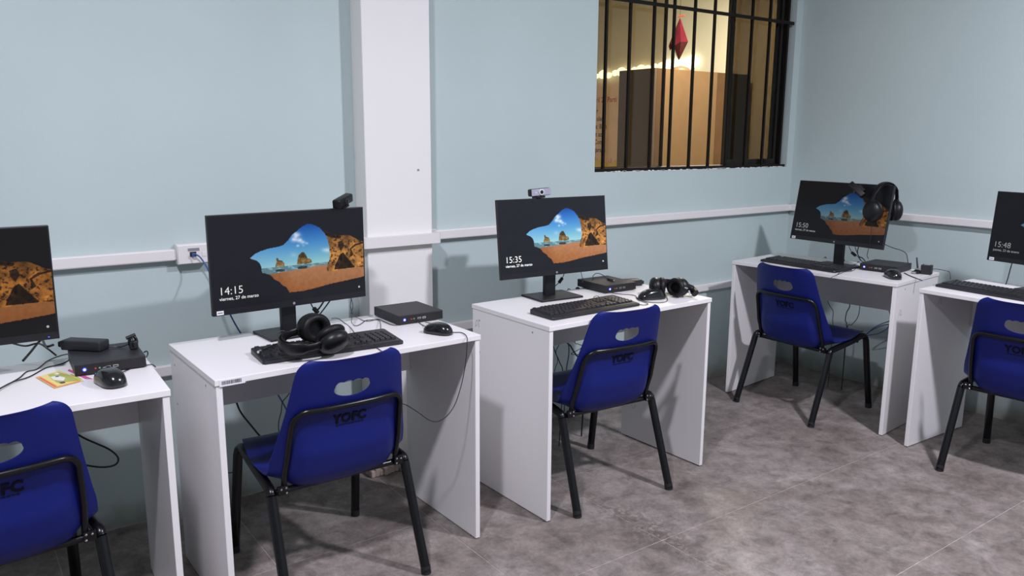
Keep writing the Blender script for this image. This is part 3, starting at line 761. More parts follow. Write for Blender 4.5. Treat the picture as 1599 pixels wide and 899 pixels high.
for i, (x, y, z, yaw, tilt) in enumerate(MON):
    t = thing('monitor', MLAB[i], 'monitor', (x, y, H), (0, 0, yaw), 'black desktop monitors'); mons.append(t)
    p = link('display_panel', PANEL, MONB, t); p.location = (0, 0, z-H); p.rotation_euler = (-tilt, 0, 0); panels.append(p)
    link('back_cover', cached('pback', panel_back), MONB, p)
    me = SCR if i == 0 else SCR.copy(); me.materials.clear(); me.materials.append(SMAT[i])
    link('screen', me, SMAT[i], p)['label'] = 'lit lock screen with a beach seen from a cave'
    kk = [.7, .85, 1.3, .35, .30][i]
    if i: txt_on(p, CLK[i][0], .036, -MW/2+.022, .066, kk, -.0003); txt_on(p, CLK[i][1], .0150, -MW/2+.023, .048, kk, .0001)
    bm = bmesh.new(); lathe(bm, [(.0035, 0), (.0035, .0004)], 10, Matrix.Translation((MW/2-.026, -.0006, .038)) @ Matrix.Rotation(PI/2, 4, 'X'))
    obj('network_icon', bm, mat('icon_white', (0, 0, 0, 1), .5, emit=(1, 1, 1, 1), estr=kk*.6), p)
    if i in (1, 3, 4):
        s = obj('asset_sticker', B(-MW/2+.012, -MW/2+.034, -.0006, -.0001, .003, .016), WSTK, p); s['label'] = 'white asset sticker'
        bm = bmesh.new(); box(bm, -MW/2+.015, -MW/2+.031, -.0009, -.0005, .0075, .0115); obj('sticker_print', bm, GREY, p)
    obj('brand_mark', lathe(bmesh.new(), [(.0045, 0), (.0045, .0004)], 14, Matrix.Translation((0, -.0002, .010)) @ Matrix.Rotation(PI/2, 4, 'X')), GREY, p)
    if i == 0: obj('power_light', B(MW/2-.028, MW/2-.024, -.0005, .0001, .007, .009), LEDB, p)
    off = 0
    nk = link('neck', cached('neck', lambda: B(-.026, .026, .045, .068, .006, .27, bev=.003)), MONB, t)
    nk.location.y = off
    obj('hinge_block', B(-.035, .035, .034, .060, .20, .285, bev=.003), MONB, t)
    link('base_plate', cached('base', lambda: B(-.105, .105, -.045, .112, 0.0005, .0085, bev=.002)), MONB, t).location.y = off

# ================================================================== WEBCAMS
def webcam(label, loc, rot, silver=False, droop=0):
    t = thing('webcam', label, 'webcam', loc, rot)
    obj('body', B(-.048, .048, -.014, .016, .006, .036, bev=.006, seg=3), HSM, t, True)
    if silver:
        obj('face_plate', B(-.046, .046, -.0165, -.0138, .008, .034, bev=.001), SILV, t)
        obj('lens_ring', lathe(bmesh.new(), [(.0125, 0), (.0125, .003), (.009, .0035)], 20, Matrix.Translation((0, -.0165, .021)) @ Matrix.Rotation(PI/2, 4, 'X')), SILR, t)
        obj('microphone_dot', B(-.03, -.02, -.0172, -.0165, .018, .022), SILR, t)
    else:
        obj('lens_ring', lathe(bmesh.new(), [(.0115, 0), (.0115, .003), (.009, .0035)], 20, Matrix.Translation((0, -.0142, .021)) @ Matrix.Rotation(PI/2, 4, 'X')), PCB, t)
    obj('lens', lathe(bmesh.new(), [(.008, 0), (.0065, .0025), (.002, .0035)], 16, Matrix.Translation((0, -.0195 if silver else -.0172, .021)) @ Matrix.Rotation(PI/2, 4, 'X')), MOUM, t, True)
    obj('clip_top', B(-.020, .020, -.012, .030, -.003, .0058, bev=.002), HSM, t)
    obj('clip_arm', B(-.018, .018, .026, .034, -.04, -.001, bev=.003), HSM, t)
    return t
def mtop(i, lx, up=0, ly=.008):
    x, y, z, yaw, tilt = MON[i]; r = Vector((math.cos(yaw), math.sin(yaw), 0)); bk = Vector((-math.sin(yaw), math.cos(yaw), 0))
    u = Vector((0, 0, 1))*math.cos(tilt)+bk*math.sin(tilt); n = bk*math.cos(tilt)-Vector((0, 0, 1))*math.sin(tilt)
    return Vector((x, y, z))+r*lx+u*(MH+up)+n*ly
webcam('black webcam on the 14:15 monitor, swivelled away to the right', mtop(1, .200, .0035), (math.radians(4), math.radians(-12), math.radians(36)))
webcam('silver-faced webcam on the 15:35 monitor', mtop(2, -.062, .0035, .006), (math.radians(-4), math.radians(-3), math.radians(-6)), True)
w4 = webcam('black webcam drooping over the top of the 15:50 monitor', mtop(3, .105, -.045, -.042), (math.radians(60), math.radians(38), math.radians(-88)))
w5 = webcam('black webcam on the 15:48 monitor, only its end in view', mtop(4, .02, -.052, -.022), (math.radians(-6), math.radians(10), math.radians(-99)))

# ================================================================== MINI COMPUTERS
def pc_front():
    bm = bmesh.new(); hw = .0915
    return bm
def mini_pc(i, lx, ly, yaw, label, h=.036, w_=.183, d_=.195, z=H):
    p = dl(i, lx, ly, z); t = thing('mini_computer', label, 'computer', p, (0, 0, DESK[i][2]+yaw), 'black mini computers')
    obj('case', B(0, w_, 0, d_, .003, h, bev=.002), PCB, t)
    for fx in (.02, w_-.02):
        for fy in (.02, d_-.02): obj('foot', lathe(bmesh.new(), [(.007, 0), (.007, .003)], 8, Matrix.Translation((fx, fy, 0))), RUBB, t)
    obj('front_panel', B(.003, w_-.003, -.0012, .0005, .006, h-.003, bev=.0005, seg=1), PCD, t)
    zc = h*.52
    pb_ = obj('power_button', lathe(bmesh.new(), [(.0055, 0), (.005, .001)], 14, Matrix.Translation((.024, -.0012, zc)) @ Matrix.Rotation(PI/2, 4, 'X')), LEDB, t)
    obj('glow_core', lathe(bmesh.new(), [(.003, 0), (.0025, .0006)], 12, Matrix.Translation((.024, -.0022, zc)) @ Matrix.Rotation(PI/2, 4, 'X')), LEDW, pb_)
    for x, m in ((.0515, REDJ), (.062, GRNJ)):
        obj('audio_jack', lathe(bmesh.new(), [(.0026, 0), (.0026, .0012)], 10, Matrix.Translation((x, -.0012, zc)) @ Matrix.Rotation(PI/2, 4, 'X')), m, t)
    for x in (.083, .103):
        u_ = obj('usb_port', B(x-.0068, x+.0068, -.0022, -.001, zc-.0033, zc+.0033), METP, t)
        obj('port_tongue', B(x-.0052, x+.0052, -.0025, -.002, zc-.0018, zc+.0014), PCD, u_)
    bm = bmesh.new()
    for a in range(9):
        for b_ in range(5):
            x = .122+a*.0062; zz = .008+b_*.0054+(.0027 if a % 2 else 0)
            if zz < h-.006:
                lathe(bm, [(.0022, 0), (.0022, .0005)], 6, Matrix.Translation((x, -.0012, zz)) @ Matrix.Rotation(PI/2, 4, 'X'))
    obj('vent_grille', bm, PCB, t)['kind'] = 'stuff'
    return t
mini_pc(0, .689, .255, .0, 'black mini computer with a power brick lying on it')
mini_pc(1, .7231, .275, -.02, 'black mini computer with a bare top at the back of the desk by the pillar')
mini_pc(2, .5819, .325, -.06, 'black mini computer behind the mouse, a small cable plug on it', w_=.175)
mini_pc(3, .590, .250, .04, 'black mini computer on the corner desk beside the small cube adapter')

# ================================================================== KEYBOARDS
def key_rows(bm, x0, x1, n, y, h=.0165, z=.0185, skip=()):
    wk = (x1-x0)/n
    for k in range(n):
        if k in skip: continue
        a, b_ = x0+k*wk+.0012, x0+(k+1)*wk-.0012; y0, y1 = y+.0012, y+h-.0012
        v = [bm.verts.new(q) for q in ((a, y0, z-.005), (b_, y0, z-.005), (b_, y1, z-.004), (a, y1, z-.004), (a+.0018, y0+.0015, z+.001), (b_-.0018, y0+.0015, z+.001), (b_-.0018, y1-.0022, z+.002), (a+.0018, y1-.0022, z+.002))]
        for f in ((4, 5, 6, 7), (0, 1, 5, 4), (1, 2, 6, 5), (2, 3, 7, 6), (3, 0, 4, 7)): bm.faces.new([v[q] for q in f])
def keys_bm():
    bm = bmesh.new(); y = .030; st = .019
    key_rows(bm, .012, .292, 1, y, .0165, skip=()) if 0 else None
    rows = [([(.012, .034), (.034, .058), (.058, .082), (.082, .200), (.200, .223), (.223, .247), (.247, .270), (.270, .292)], y)]
    for a, b_ in rows[0][0]: key_rows(bm, a, b_, 1, y)
    key_rows(bm, .012, .052, 1, y+st); key_rows(bm, .052, .242, 10, y+st); key_rows(bm, .242, .292, 1, y+st)
    key_rows(bm, .012, .045, 1, y+2*st); key_rows(bm, .045, .254, 11, y+2*st); key_rows(bm, .254, .292, 1, y+2*st)
    key_rows(bm, .012, .040, 1, y+3*st); key_rows(bm, .040, .292, 13, y+3*st)
    key_rows(bm, .012, .258, 13, y+4*st); key_rows(bm, .258, .292, 1, y+4*st)
    key_rows(bm, .012, .292, 15, y+5.25*st, .013, skip=(1,))
    key_rows(bm, .302, .359, 3, y); key_rows(bm, .321, .340, 1, y+st); key_rows(bm, .302, .359, 3, y+3*st); key_rows(bm, .302, .359, 3, y+4*st); key_rows(bm, .302, .359, 3, y+5.25*st, .013)
    for r in range(5): key_rows(bm, .368, .444, 4, y+r*st)
    return bm
def kb_body():
    bm = bmesh.new()
    pts = [(0, .008), (.006, .001), (.020, 0), (.436, 0), (.450, .001), (.456, .008), (.456, .150), (.450, .158), (.360, .158), (.345, .150), (.300, .146), (.02, .146), (.004, .142)]
    a = [bm.verts.new((x, y, .0005)) for x, y in pts]; b_ = [bm.verts.new((x, y, .010+.010*min(1, y/.15)+.001)) for x, y in pts]
    bm.faces.new(a[::-1]); bm.faces.new(b_); n = len(pts)
    for k in range(n): bm.faces.new((a[k], a[(k+1) % n], b_[(k+1) % n], b_[k]))
    es = [e for e in bm.edges if all(v in b_ for v in e.verts)]
    bmesh.ops.bevel(bm, geom=es, offset=.004, segments=2, affect='EDGES', profile=.5)
    return bm
def keyboard(i, lx, ly, yaw, label):
    t = thing('keyboard', label, 'keyboard', dl(i, lx, ly, H), (0, 0, DESK[i][2]+yaw), 'black keyboards')
    link('body', cached('kb_body', kb_body), KEYB, t)
    k = link('keys', cached('keys', keys_bm), KEYC, t); k['kind'] = 'stuff'; k.rotation_euler = (math.radians(1.6), 0, 0); k.location = (0, .002, -.001)
    link('palm_strip', cached('palm', lambda: B(.012, .444, .006, .024, .0105, .0135, bev=.001, seg=1)), KEYB, t)
    return t
def kb_from_px(i, fl_, fr_, label):
    a = at(fl_, z=H+.012); b_ = at(fr_, z=H+.012); x, y, t = DESK[i]
    yaw = math.atan2(b_.y-a.y, b_.x-a.x)-t
    q = a-Vector((x, y, 0)); lx = q.x*math.cos(t)+q.y*math.sin(t); ly = -q.x*math.sin(t)+q.y*math.cos(t)
    return keyboard(i, lx, ly, yaw, label)
KB2 = kb_from_px(1, (411, 564), (627, 532), 'black keyboard with headphones lying on its left end')
KB3 = kb_from_px(2, (864, 496), (999, 473), 'black keyboard in front of the 15:35 monitor, nothing on it')
KB4 = keyboard(3, .106, .102, -.12, 'black keyboard on the corner desk, in front of the 15:50 monitor')
KB5 = keyboard(4, .010, .108, -.06, 'black keyboard on the desk at the right edge of the photo')

# ================================================================== MICE
def mouse_bm():
    bm = bmesh.new(); L_, W_, Hh = .112, .062, .036; NU, NV = 20, 10
    rings = []
    for j in range(NV+1):
        e = j/NV*PI/2; ring = []
        for k in range(NU*2):
            a = 2*PI*k/(NU*2); sx_ = math.copysign(abs(math.cos(a))**.85, math.cos(a)); sy = math.copysign(abs(math.sin(a))**.9, math.sin(a))
            rr = math.cos(e)**.55 if e < PI/2-1e-6 else 0.02
            y = sy*L_/2*rr; x = sx_*W_/2*rr*(1-.10*math.cos(PI*y/L_*1.6))
            z = .003+Hh*math.sin(e)**.95*(1-.22*(y/(L_/2))**2) - .0*y
            z *= 1-.12*(y/(L_/2))
            ring.append(bm.verts.new((x, y, z)))
        rings.append(ring)
    for a, b_ in zip(rings, rings[1:]):
        n = len(a)
        for k in range(n): bm.faces.new((a[k], a[(k+1) % n], b_[(k+1) % n], b_[k]))
    bm.faces.new(rings[0][::-1]); bm.faces.new(rings[-1]); return bm
def mouse(i, px, yaw, label, size=1.0):
    p = at(px, z=H+.012); p.z = H
    t = thing('mouse', label, 'mouse', p, (0, 0, DESK[i][2]+yaw), 'black computer mice'); t.scale = (size,)*3
    o = link('body', cached('mouse', mouse_bm), MOUM, t)
    for q in o.data.polygons: q.use_smooth = True
    obj('scroll_wheel', lathe(bmesh.new(), [(.0085, -.0035), (.0095, 0), (.0085, .0035)], 14, Matrix.Translation((0, .030, .0255)) @ Matrix.Rotation(PI/2, 4, 'Y')), GREY, t, True)
    obj('button_seam', T(smooth_pts([(0, .052, .0165), (0, .044, .023), (0, .038, .0268)], 3), .0005, 4), PCD, t)
    return t
M1 = mouse(0, (172, 592), .22, 'black mouse beside the colourful flyers on the leftmost desk', 1.14)
M2 = mouse(1, (684, 515), .40, 'black mouse in front of the bare mini computer left of the pillar desk gap')
M2['label'] = 'black mouse in front of the bare-topped mini computer'
M3 = mouse(2, (1018, 462), 1.25, 'black mouse beside the headphones on the desk right of the pillar', 1.10)
M4 = mouse(3, (1394, 430), .75, 'black mouse on the corner desk, near the small cube adapter', 1.12)

# ================================================================== HEADPHONES  (local: band arch in xz, top +z, cups at +-x, origin at cup centres)
def headset(label, loc, mtx, mic=True, half=.078, splay=(0, 0), cs=1.0, yaws=(0, 0), ct=1.0):
    t = thing('headphones', label, 'headphones', loc, (0, 0, 0), 'black over-ear headphones')
    t.rotation_euler = mtx.to_euler()
    R_ = .088; pts = []
    for k in range(19):
        a = math.radians(-14)+math.radians(208)*k/18
        pts.append((R_*math.cos(a)*half/.078*.93, 0, .055+R_*math.sin(a)*.98))
    rr = [(.0048, .018) if 3 < k < 15 else (.0045, .012) for k in range(19)]
    bm = bmesh.new(); rings = []
    for k, p in enumerate(pts):
        a = math.radians(-14)+math.radians(208)*k/18; n = Vector((math.cos(a), 0, math.sin(a))); s = Vector((0, 1, 0)); ra, rb = rr[k]
        rings.append([bm.verts.new(Vector(p)+n*ra*math.cos(2*PI*q/12)+s*rb*math.sin(2*PI*q/12)) for q in range(12)])
    for a_, b_ in zip(rings, rings[1:]):
        for q in range(12): bm.faces.new((a_[q], a_[(q+1) % 12], b_[(q+1) % 12], b_[q]))
    bm.faces.new(rings[0][::-1]); bm.faces.new(rings[-1])
    obj('headband', bm, HSM, t, True)
    bm = bmesh.new(); rings = []
    for k in range(5, 14):
        a = math.radians(-14)+math.radians(208)*k/18; n = Vector((math.cos(a), 0, math.sin(a)))
        p = Vector(pts[k])-n*.0075
        f = .6+.4*math.sin(PI*(k-5)/8); rings.append([bm.verts.new(p+n*.006*f*math.cos(2*PI*q/10)+Vector((0, 1, 0))*.020*math.sin(2*PI*q/10)) for q in range(10)])
    for a_, b_ in zip(rings, rings[1:]):
        for q in range(10): bm.faces.new((a_[q], a_[(q+1) % 10], b_[(q+1) % 10], b_[q]))
    bm.faces.new(rings[0][::-1]); bm.faces.new(rings[-1])
    obj('band_cushion', bm, HSC, t, True)
    for s, sp in ((-1, splay[0]), (1, splay[1])):
        Mx = Matrix.Translation((s*half, 0, 0)) @ Matrix.Rotation(yaws[(s+1)//2], 4, 'Y') @ Matrix.Rotation(sp, 4, 'Z') @ Matrix.Rotation(s*PI/2, 4, 'Y') @ Matrix.Diagonal((1.12*cs, cs, cs*ct, 1))
        cup = obj('ear_cup', lathe(bmesh.new(), [(.033, -.010), (.038, -.004), (.039, .006), (.036, .014), (.028, .020), (.012, .023)], 28, Mx), HSM, t, True)
        # ring cushion
        bm = bmesh.new(); ring = []
        N, n = 28, 10
        for k in range(N):
            a = 2*PI*k/N; c0 = Vector((math.cos(a), math.sin(a), 0)); row = []
            for q in range(n):
                b_ = 2*PI*q/n; row.append(bm.verts.new(Mx @ (c0*(.029+.0105*math.cos(b_))+Vector((0, 0, -.017+.0095*math.sin(b_))))))
            ring.append(row)
        for k in range(N):
            for q in range(n): bm.faces.new((ring[k][q], ring[(k+1) % N][q], ring[(k+1) % N][(q+1) % n], ring[k][(q+1) % n]))
        obj('ear_cushion', bm, HSC, cup, True)
        obj('slider', B(s*half-.005, s*half+.009, -.011, .011, .024, .056, bev=.002), HSM, t)
        obj('label_plate', B(s*(half+.0095)-.001, s*(half+.0095)+.001, -.008, .008, .030, .044), SILV, t)
    if mic:
        obj('microphone_boom', T(smooth_pts([(-half-.02, -.01, -.01), (-half-.022, -.05, -.03), (-half-.005, -.085, -.045)], 4), .0028, 7), HSM, t, True)
        obj('microphone_tip', T([(-half-.005, -.085, -.045), (-half+.01, -.10, -.050)], .006, 8), RUBB, t, True)
    return t
def frame(zdir, ydir_hint):
    z = Vector(zdir).normalized(); y = Vector(ydir_hint); y = (y-z*y.dot(z)).normalized(); x = y.cross(z); return Matrix((x, y, z)).transposed()
# H2: lying on keyboard 2, band towards the front left
cc_ = at((504, 521), z=H+.066)
H2 = headset('black headphones lying on the left end of the keyboard', cc_, frame((-.985, -.16, -.10), (-.05, -.2, 1)), False, .058, (.25, -.60), 1.14, (0, 0), 1.15)
p = (at((1026, 448), z=H+.042)+at((1059, 447), z=H+.042))/2; ax_ = at((1059, 447), z=H+.042)-at((1026, 448), z=H+.042)
H3 = headset('black headphones standing on the desk right of the pillar, beside the mouse', p, frame((-ax_.y*.9+ax_.x*.25, ax_.x*.9+ax_.y*.25, -.006), (0, 0, 1)), False, ax_.length/2, (0, 0), 1.02, (.8, .05), 1.25)
e_ = at((1077, 452), z=H+.03)
in_world(obj('folding_arm', T(smooth_pts([at((1064, 447), z=H+.045), at((1070, 448), z=H+.042), at((1080, 452), z=H+.030), at((1086, 458), z=H+.020)], 4), [(.011, .015)]*4+[(.014, .018)]*5+[(.012, .016)]*4, 12), HSM, H3, True))
in_world(obj('metal_hinge', T([at((1076, 454), z=H+.034), at((1077.5, 460), z=H+.016)], .0035, 8), SILR, H3, True))
in_world(obj('label_plate', T([at((1069, 449), z=H+.052), at((1074, 450.5), z=H+.049)], .003, 6), GREY, H3))
# H4: hung over the top corner of monitor 4
p = mtop(3, .222, 0); 
H4 = headset('black headphones hung over the right corner of the 15:50 monitor', p+Vector((0, 0, -.128)), frame((0, 0, 1), (.30, 1, 0)), False, .072, (.3, -.3), 1.18)

# ================================================================== POWER BRICKS, PLUGS, ADAPTERS
pa = at((94, 546), z=H+.038); pb2 = at((157, 549), z=H+.038)
ang = math.atan2(pb2.y-pa.y, pb2.x-pa.x)
br = thing('power_brick', 'black laptop-style power brick lying across the mini computer on the leftmost desk', 'power supply', (pa.x, pa.y, H+.0362), (0, 0, ang))
L1_ = (pb2-pa).length
obj('case', B(0, L1_-.002, 0, .048, 0, .030, bev=.005, seg=3), PCB, br, True)
obj('cable_socket', B(-.020, .001, .015, .043, .004, .022, bev=.004), RUBB, br)
BRK = (pa, ang, L1_)
pg = at((208, 538), z=H+.05)
pl = thing('plug_adapter', 'black coiled cable bundle and plug on the mini computer corner beside the power brick', 'plug', (pg.x, pg.y, H+.0362))
bm = bmesh.new(); random.seed(3)
for k in range(6):
    a0 = random.random()*PI; rx, rz = random.uniform(.008, .013), random.uniform(.014, .019)
    tube(bm, [Vector((rx*math.cos(2*PI*q/14)*math.cos(a0), rx*math.cos(2*PI*q/14)*math.sin(a0)+random.uniform(-.001, .001), .023+rz*math.sin(2*PI*q/14))) for q in range(14)], .0022, 6, closed=True)
obj('coiled_lead', bm, CABM, pl, True)
obj('plug_body', B(-.011, .013, -.009, .009, .001, .026, bev=.004), RUBB, pl)
obj('plug_body', T([(-.018, 0, .036), (.008, 0, .044)], .005, 8), RUBB, pl)
# brick 3 behind PC3
pa = at((990, 447), z=H+.002); 
b3 = thing('power_brick', 'black power brick right behind the mini computer with the plug on it, desk right of pillar', 'power supply', (pa.x, pa.y+.01, H+.0005), (0, 0, -.25))
b3['label'] = 'black power brick behind the headphones on the desk right of the pillar'
obj('case', B(-.06, .052, 0, .05, 0, .028, bev=.004, seg=2), PCB, b3, True)
obj('cable_socket', B(.050, .068, .012, .036, .004, .020, bev=.003), RUBB, b3)
# adapter cube
pa = at((1446, 428), z=H)
ad = thing('power_adapter', 'small black cube adapter at the right end of the corner desk', 'adapter', (pa.x, pa.y, H+.0005), (0, 0, DESK[3][2]+.15))
obj('case', B(-.024, .024, -.016, .024, 0, .046, bev=.003, seg=2), PCB, ad)
obj('rating_label', B(-.013, .013, -.004, .016, .0461, .0468), GREY, ad)
# loose plug beside PC4
pa = at((1432, 424), z=H+.01)
lp = thing('loose_plugs', 'tangle of black plugs with bright metal ends beside the cube adapter', 'plug', (pa.x, pa.y, H+.0005), (0, 0, DESK[3][2]))
obj('plug_body', B(-.022, .014, -.014, .004, 0, .012, bev=.003), RUBB, lp)
obj('plug_body', B(-.020, .018, .006, .022, 0, .014, bev=.003), RUBB, lp)
obj('metal_plug', T([(-.010, .0, .021), (.018, .002, .022)], .0055, 8), METP, lp, True)
obj('metal_plug', T([(-.016, -.018, .0065), (.004, -.020, .0065)], .0045, 8), METP, lp, True)
obj('antenna', T([(-.005, .02, .014), (-.022, .035, .075)], [.005, .0035], 8), RUBB, lp, True)

# ================================================================== FLYERS
def flyer(label, pxs, zoff, m):
    P = [at(q, z=H+zoff) for q in pxs]; c_ = sum(P, Vector())/4
    t = thing('flyer', label, 'flyer', (c_.x, c_.y, H+zoff))
    bm = bmesh.new(); a = [bm.verts.new(q-c_) for q in P]; b_ = [bm.verts.new(q-c_-Vector((0, 0, .0004))) for q in P]
    bm.faces.new(a); bm.faces.new(b_[::-1])
    for k in range(4): bm.faces.new((a[k], b_[k], b_[(k+1) % 4], a[(k+1) % 4]))
    obj('sheet', bm, m, t)
    def uv(u, v): return P[0].lerp(P[1], u).lerp(P[3].lerp(P[2], u), v)-c_
    return t, uv
def patch(t, uv, name, u0, u1, v0, v1, m, dz=.0006, poly=None):
    bm = bmesh.new(); pp = poly or [(u0, v0), (u1, v0), (u1, v1), (u0, v1)]
    bm.faces.new([bm.verts.new(uv(a, b_)+Vector((0, 0, dz))) for a, b_ in pp]); obj(name, bm, m, t)
F_O = mat('orange_print', (.85, .42, .12, 1), .4); F_Y = mat('yellow_print', (.80, .66, .22, 1), .4); F_R = mat('red_print', (.70, .13, .06, 1), .4)
F_G = mat('olive_green_print', (.42, .45, .10, 1), .4); F_W = mat('white_print', (.8, .78, .7, 1), .4); F_D = mat('dark_print', (.05, .05, .10, 1), .4); F_P = mat('magenta_print', (.55, .10, .25, 1), .4)
t, uv = flyer('white flyer with magenta and green bands, half under the orange one', [(103, 582), (121, 592), (146, 591.5), (108, 576)], .0008, WSTK)
patch(t, uv, 'magenta_band', .0, 1, .50, .95, F_P); patch(t, uv, 'green_band', .3, 1, .1, .3, F_G)
t, uv = flyer('orange and yellow printed flyer, topmost of the two by the computer', [(56, 589), (85, 606), (131, 594), (93, 578)], .0016, F_Y)
patch(t, uv, 'orange_edge', 0, 1, 0, .16, F_O); patch(t, uv, 'red_banner', .1, .95, .05, .12, F_R, .0009)
patch(t, uv, 'green_field', 0, 0, 0, 0, F_G, .0007, [(.06, .45), (.7, .3), (.95, .95), (.4, .95), (.1, .85)])
patch(t, uv, 'white_figure', 0, 0, 0, 0, F_W, .0010, [(.25, .38), (.5, .32), (.72, .52), (.55, .72), (.30, .62)])
patch(t, uv, 'white_figure', 0, 0, 0, 0, F_W, .0010, [(.14, .62), (.24, .68), (.22, .82), (.12, .78)])
patch(t, uv, 'dark_figure', 0, 0, 0, 0, F_D, .0012, [(.74, .34), (.84, .34), (.86, .48), (.76, .50)])
patch(t, uv, 'dark_figure', 0, 0, 0, 0, F_D, .0012, [(.30, .55), (.36, .50), (.40, .60), (.33, .66)])
patch(t, uv, 'orange_side', .93, 1, .1, .9, F_O, .0008)

# ================================================================== CABLES
def P3(i, px, z=H+.003): return at(px, z=z)
def cable(name, label, pts, r=.0016, m=None, parent=None, cat='cable', group=None, n=6):
    o = obj(name, T(smooth_pts(pts, 5), r, n), m or CABM, parent, True)
    if parent: in_world(o)
    else: tag(o, label, cat, group)
    return o
Z = lambda z: (lambda px: at(px, z=z))
tbl = Z(H+.0025)
# ---- desk 1
yb = -.42
cable('cable', 0, [at((20, 536), y=yb), at((40, 540), y=yb), at((60, 536), y=yb), at((74, 544), y=yb), at((88, 555), y=yb-.02)], .0028, parent=mons[0])
a_ = Vector((BRK[0].x-.018*math.cos(BRK[1]), BRK[0].y+.029, H+.049))
cable('power_lead', 0, [a_, a_+Vector((-.02, .0, -.002)), tbl((66, 545))+Vector((0, .0, .03)), tbl((48, 556))+Vector((0, 0, .012)), tbl((36, 563))], .0036, parent=br)
cable('power_lead', 0, [Vector((BRK[0].x+BRK[2]*math.cos(BRK[1])+.004, BRK[0].y+BRK[2]*math.sin(BRK[1])+.03, H+.046)), at((178, 541), z=H+.040), at((190, 541), z=H+.040), Vector((pg.x-.01, pg.y, H+.055))], .0018, parent=br)
cable('usb_cable', 'upper of two thin black cables lying left of the leftmost mini computer', [tbl((109, 552)), tbl((95, 555)), tbl((75, 563)), tbl((58, 576)), tbl((42, 580)), tbl((30, 590)), tbl((12, 600)), tbl((-12, 612))], .0018, group='thin cables on the leftmost desk')
cable('usb_cable', 'lower of two thin black cables lying left of the leftmost mini computer', [tbl((111, 560)), tbl((96, 568)), tbl((72, 574)), tbl((46, 588)), tbl((16, 600))+Vector((0, 0, .0037)), tbl((-8, 614))+Vector((0, 0, .0037))], .0018, group='thin cables on the leftmost desk')
cable('mouse_cable', 0, [at((189, 582), z=H+.008), tbl((200, 577)), tbl((212, 573)), tbl((228, 570)), tbl((238, 569)), at((243, 573), z=H-.01)], .0014, parent=M1)
cable('looped_cable', 'black cable looping off the right side of the leftmost mini computer', [at((225, 550), z=H+.030), at((229, 548), z=H+.036), at((231, 552), z=H+.028), at((229, 557), z=H+.014)], .0018)
cable('hanging_cable', 'black cable looping down under the leftmost desk', [at((105, 668), y=-.40), at((130, 683), y=-.40), at((150, 692), y=-.40), at((170, 701), y=-.40), at((183, 712), y=-.40), at((184, 721), y=-.40), at((176, 727), y=-.40), at((160, 729), y=-.40), at((140, 727), y=-.40), at((120, 722), y=-.40)], .003)
# ---- desk 2
nc = [at((305, 397), y=-.062), at((312, 401), y=-.075), at((320, 412), y=-.09), at((326, 423), y=-.12), at((344, 458), y=-.22), at((361, 494), y=-.28), at((375, 519), y=-.30), at((400, 560), y=-.30), at((434, 616), y=-.30), at((449, 643), y=-.28), at((470, 690), y=-.2)]
cable('network_cable', 'blue network cable running from the wall box down behind the 14:15 monitor', nc, .0028, CABB)
yb = -.40
cable('monitor_cable', 0, [at((484, 470), y=yb), at((488, 479), y=yb), at((493, 485), y=yb), at((491, 494), y=yb), at((485, 505), y=yb+.03), at((470, 560), y=-.335)], .0022, CABD, mons[1])
cable('monitor_cable', 0, [at((507, 468), y=yb), at((500, 479), y=yb), at((493, 488), y=yb), at((489, 500), y=yb+.02)], .0030, CABD, mons[1])
cable('monitor_cable', 0, [at((517, 467), y=yb), at((506, 482), y=yb), at((496, 495), y=yb), at((490, 505), y=yb+.02)], .0025, CABD, mons[1])
in_world(obj('ferrite_bead', T([at((490, 481), y=yb-.004), at((496, 488), y=yb-.004)], .008, 10), RUBB, mons[1], True))
web2 = [at((549, 464), y=-.44), at((547, 478), y=-.46), at((550, 489), y=-.48), tbl((549, 503)), tbl((554, 508)), tbl((561, 507)), tbl((572, 500)), tbl((584, 499)), tbl((592, 500)), at((594, 506), z=H+.012), at((594, 514), z=H+.018)]
cable('usb_cable', 0, web2, .0013, parent=KB2)
cable('webcam_cable', 'thin black cable hanging below the 14:15 monitor to its mini computer', [at((548, 464), y=-.43), at((551, 478), y=-.45), at((549, 490), y=-.46), tbl((556, 495)), tbl((567, 500)), tbl((577, 501)), tbl((590, 498)), tbl((600, 502)), tbl((612, 507)), tbl((621, 507.5))], .0013)
hs2 = [at((518, 497), z=H+.050), at((527, 497), z=H+.025), tbl((538, 504)), tbl((548, 512)), at((556, 523), z=H+.022), at((566, 532), z=H+.025), at((575, 537), z=H+.022), tbl((588, 543)), tbl((597, 549)), at((601, 556), y=-.853), at((606, 600), y=-.856), at((618, 625), y=-.856), at((636, 633), y=-.856), at((655, 645), y=-.856), at((669, 655), y=-.856), at((683, 658), y=-.856), at((697, 650), y=-.856), at((709, 634), y=-.856), at((717, 613), y=-.856), at((724, 585), y=-.854), at((728, 558), y=-.854), at((729.5, 533), y=-.852), at((728, 524), z=H+.003), tbl((720, 519)), tbl((704, 518)), tbl((690, 509)), tbl((676, 505)), at((664, 503), z=H+.012)]
cable('headset_cable', 0, hs2, .0015, parent=H2)
cable('mouse_cable', 0, [at((666, 510), z=H+.010), tbl((661, 508)), tbl((655, 504)), at((652, 500), z=H+.012)], .0014, parent=M2)
cable('extension_lead', 'thick black cable hanging under the desk left of the pillar', [at((366, 615), y=-.30), at((370, 630), y=-.30), at((377, 645), y=-.30), at((392, 664), y=-.30), at((408, 683), y=-.29), at((425, 700), y=-.28)], .0036)
cable('thin_hanging_cable', 'thin dark cable under the desk left of the pillar, crossing the blue one', [at((455, 608), y=-.31), at((449, 618), y=-.31), at((441, 628), y=-.31), at((439, 643), y=-.31), at((435, 660), y=-.31), at((436, 680), y=-.31), at((440, 705), y=-.31)], .0018, CABD)
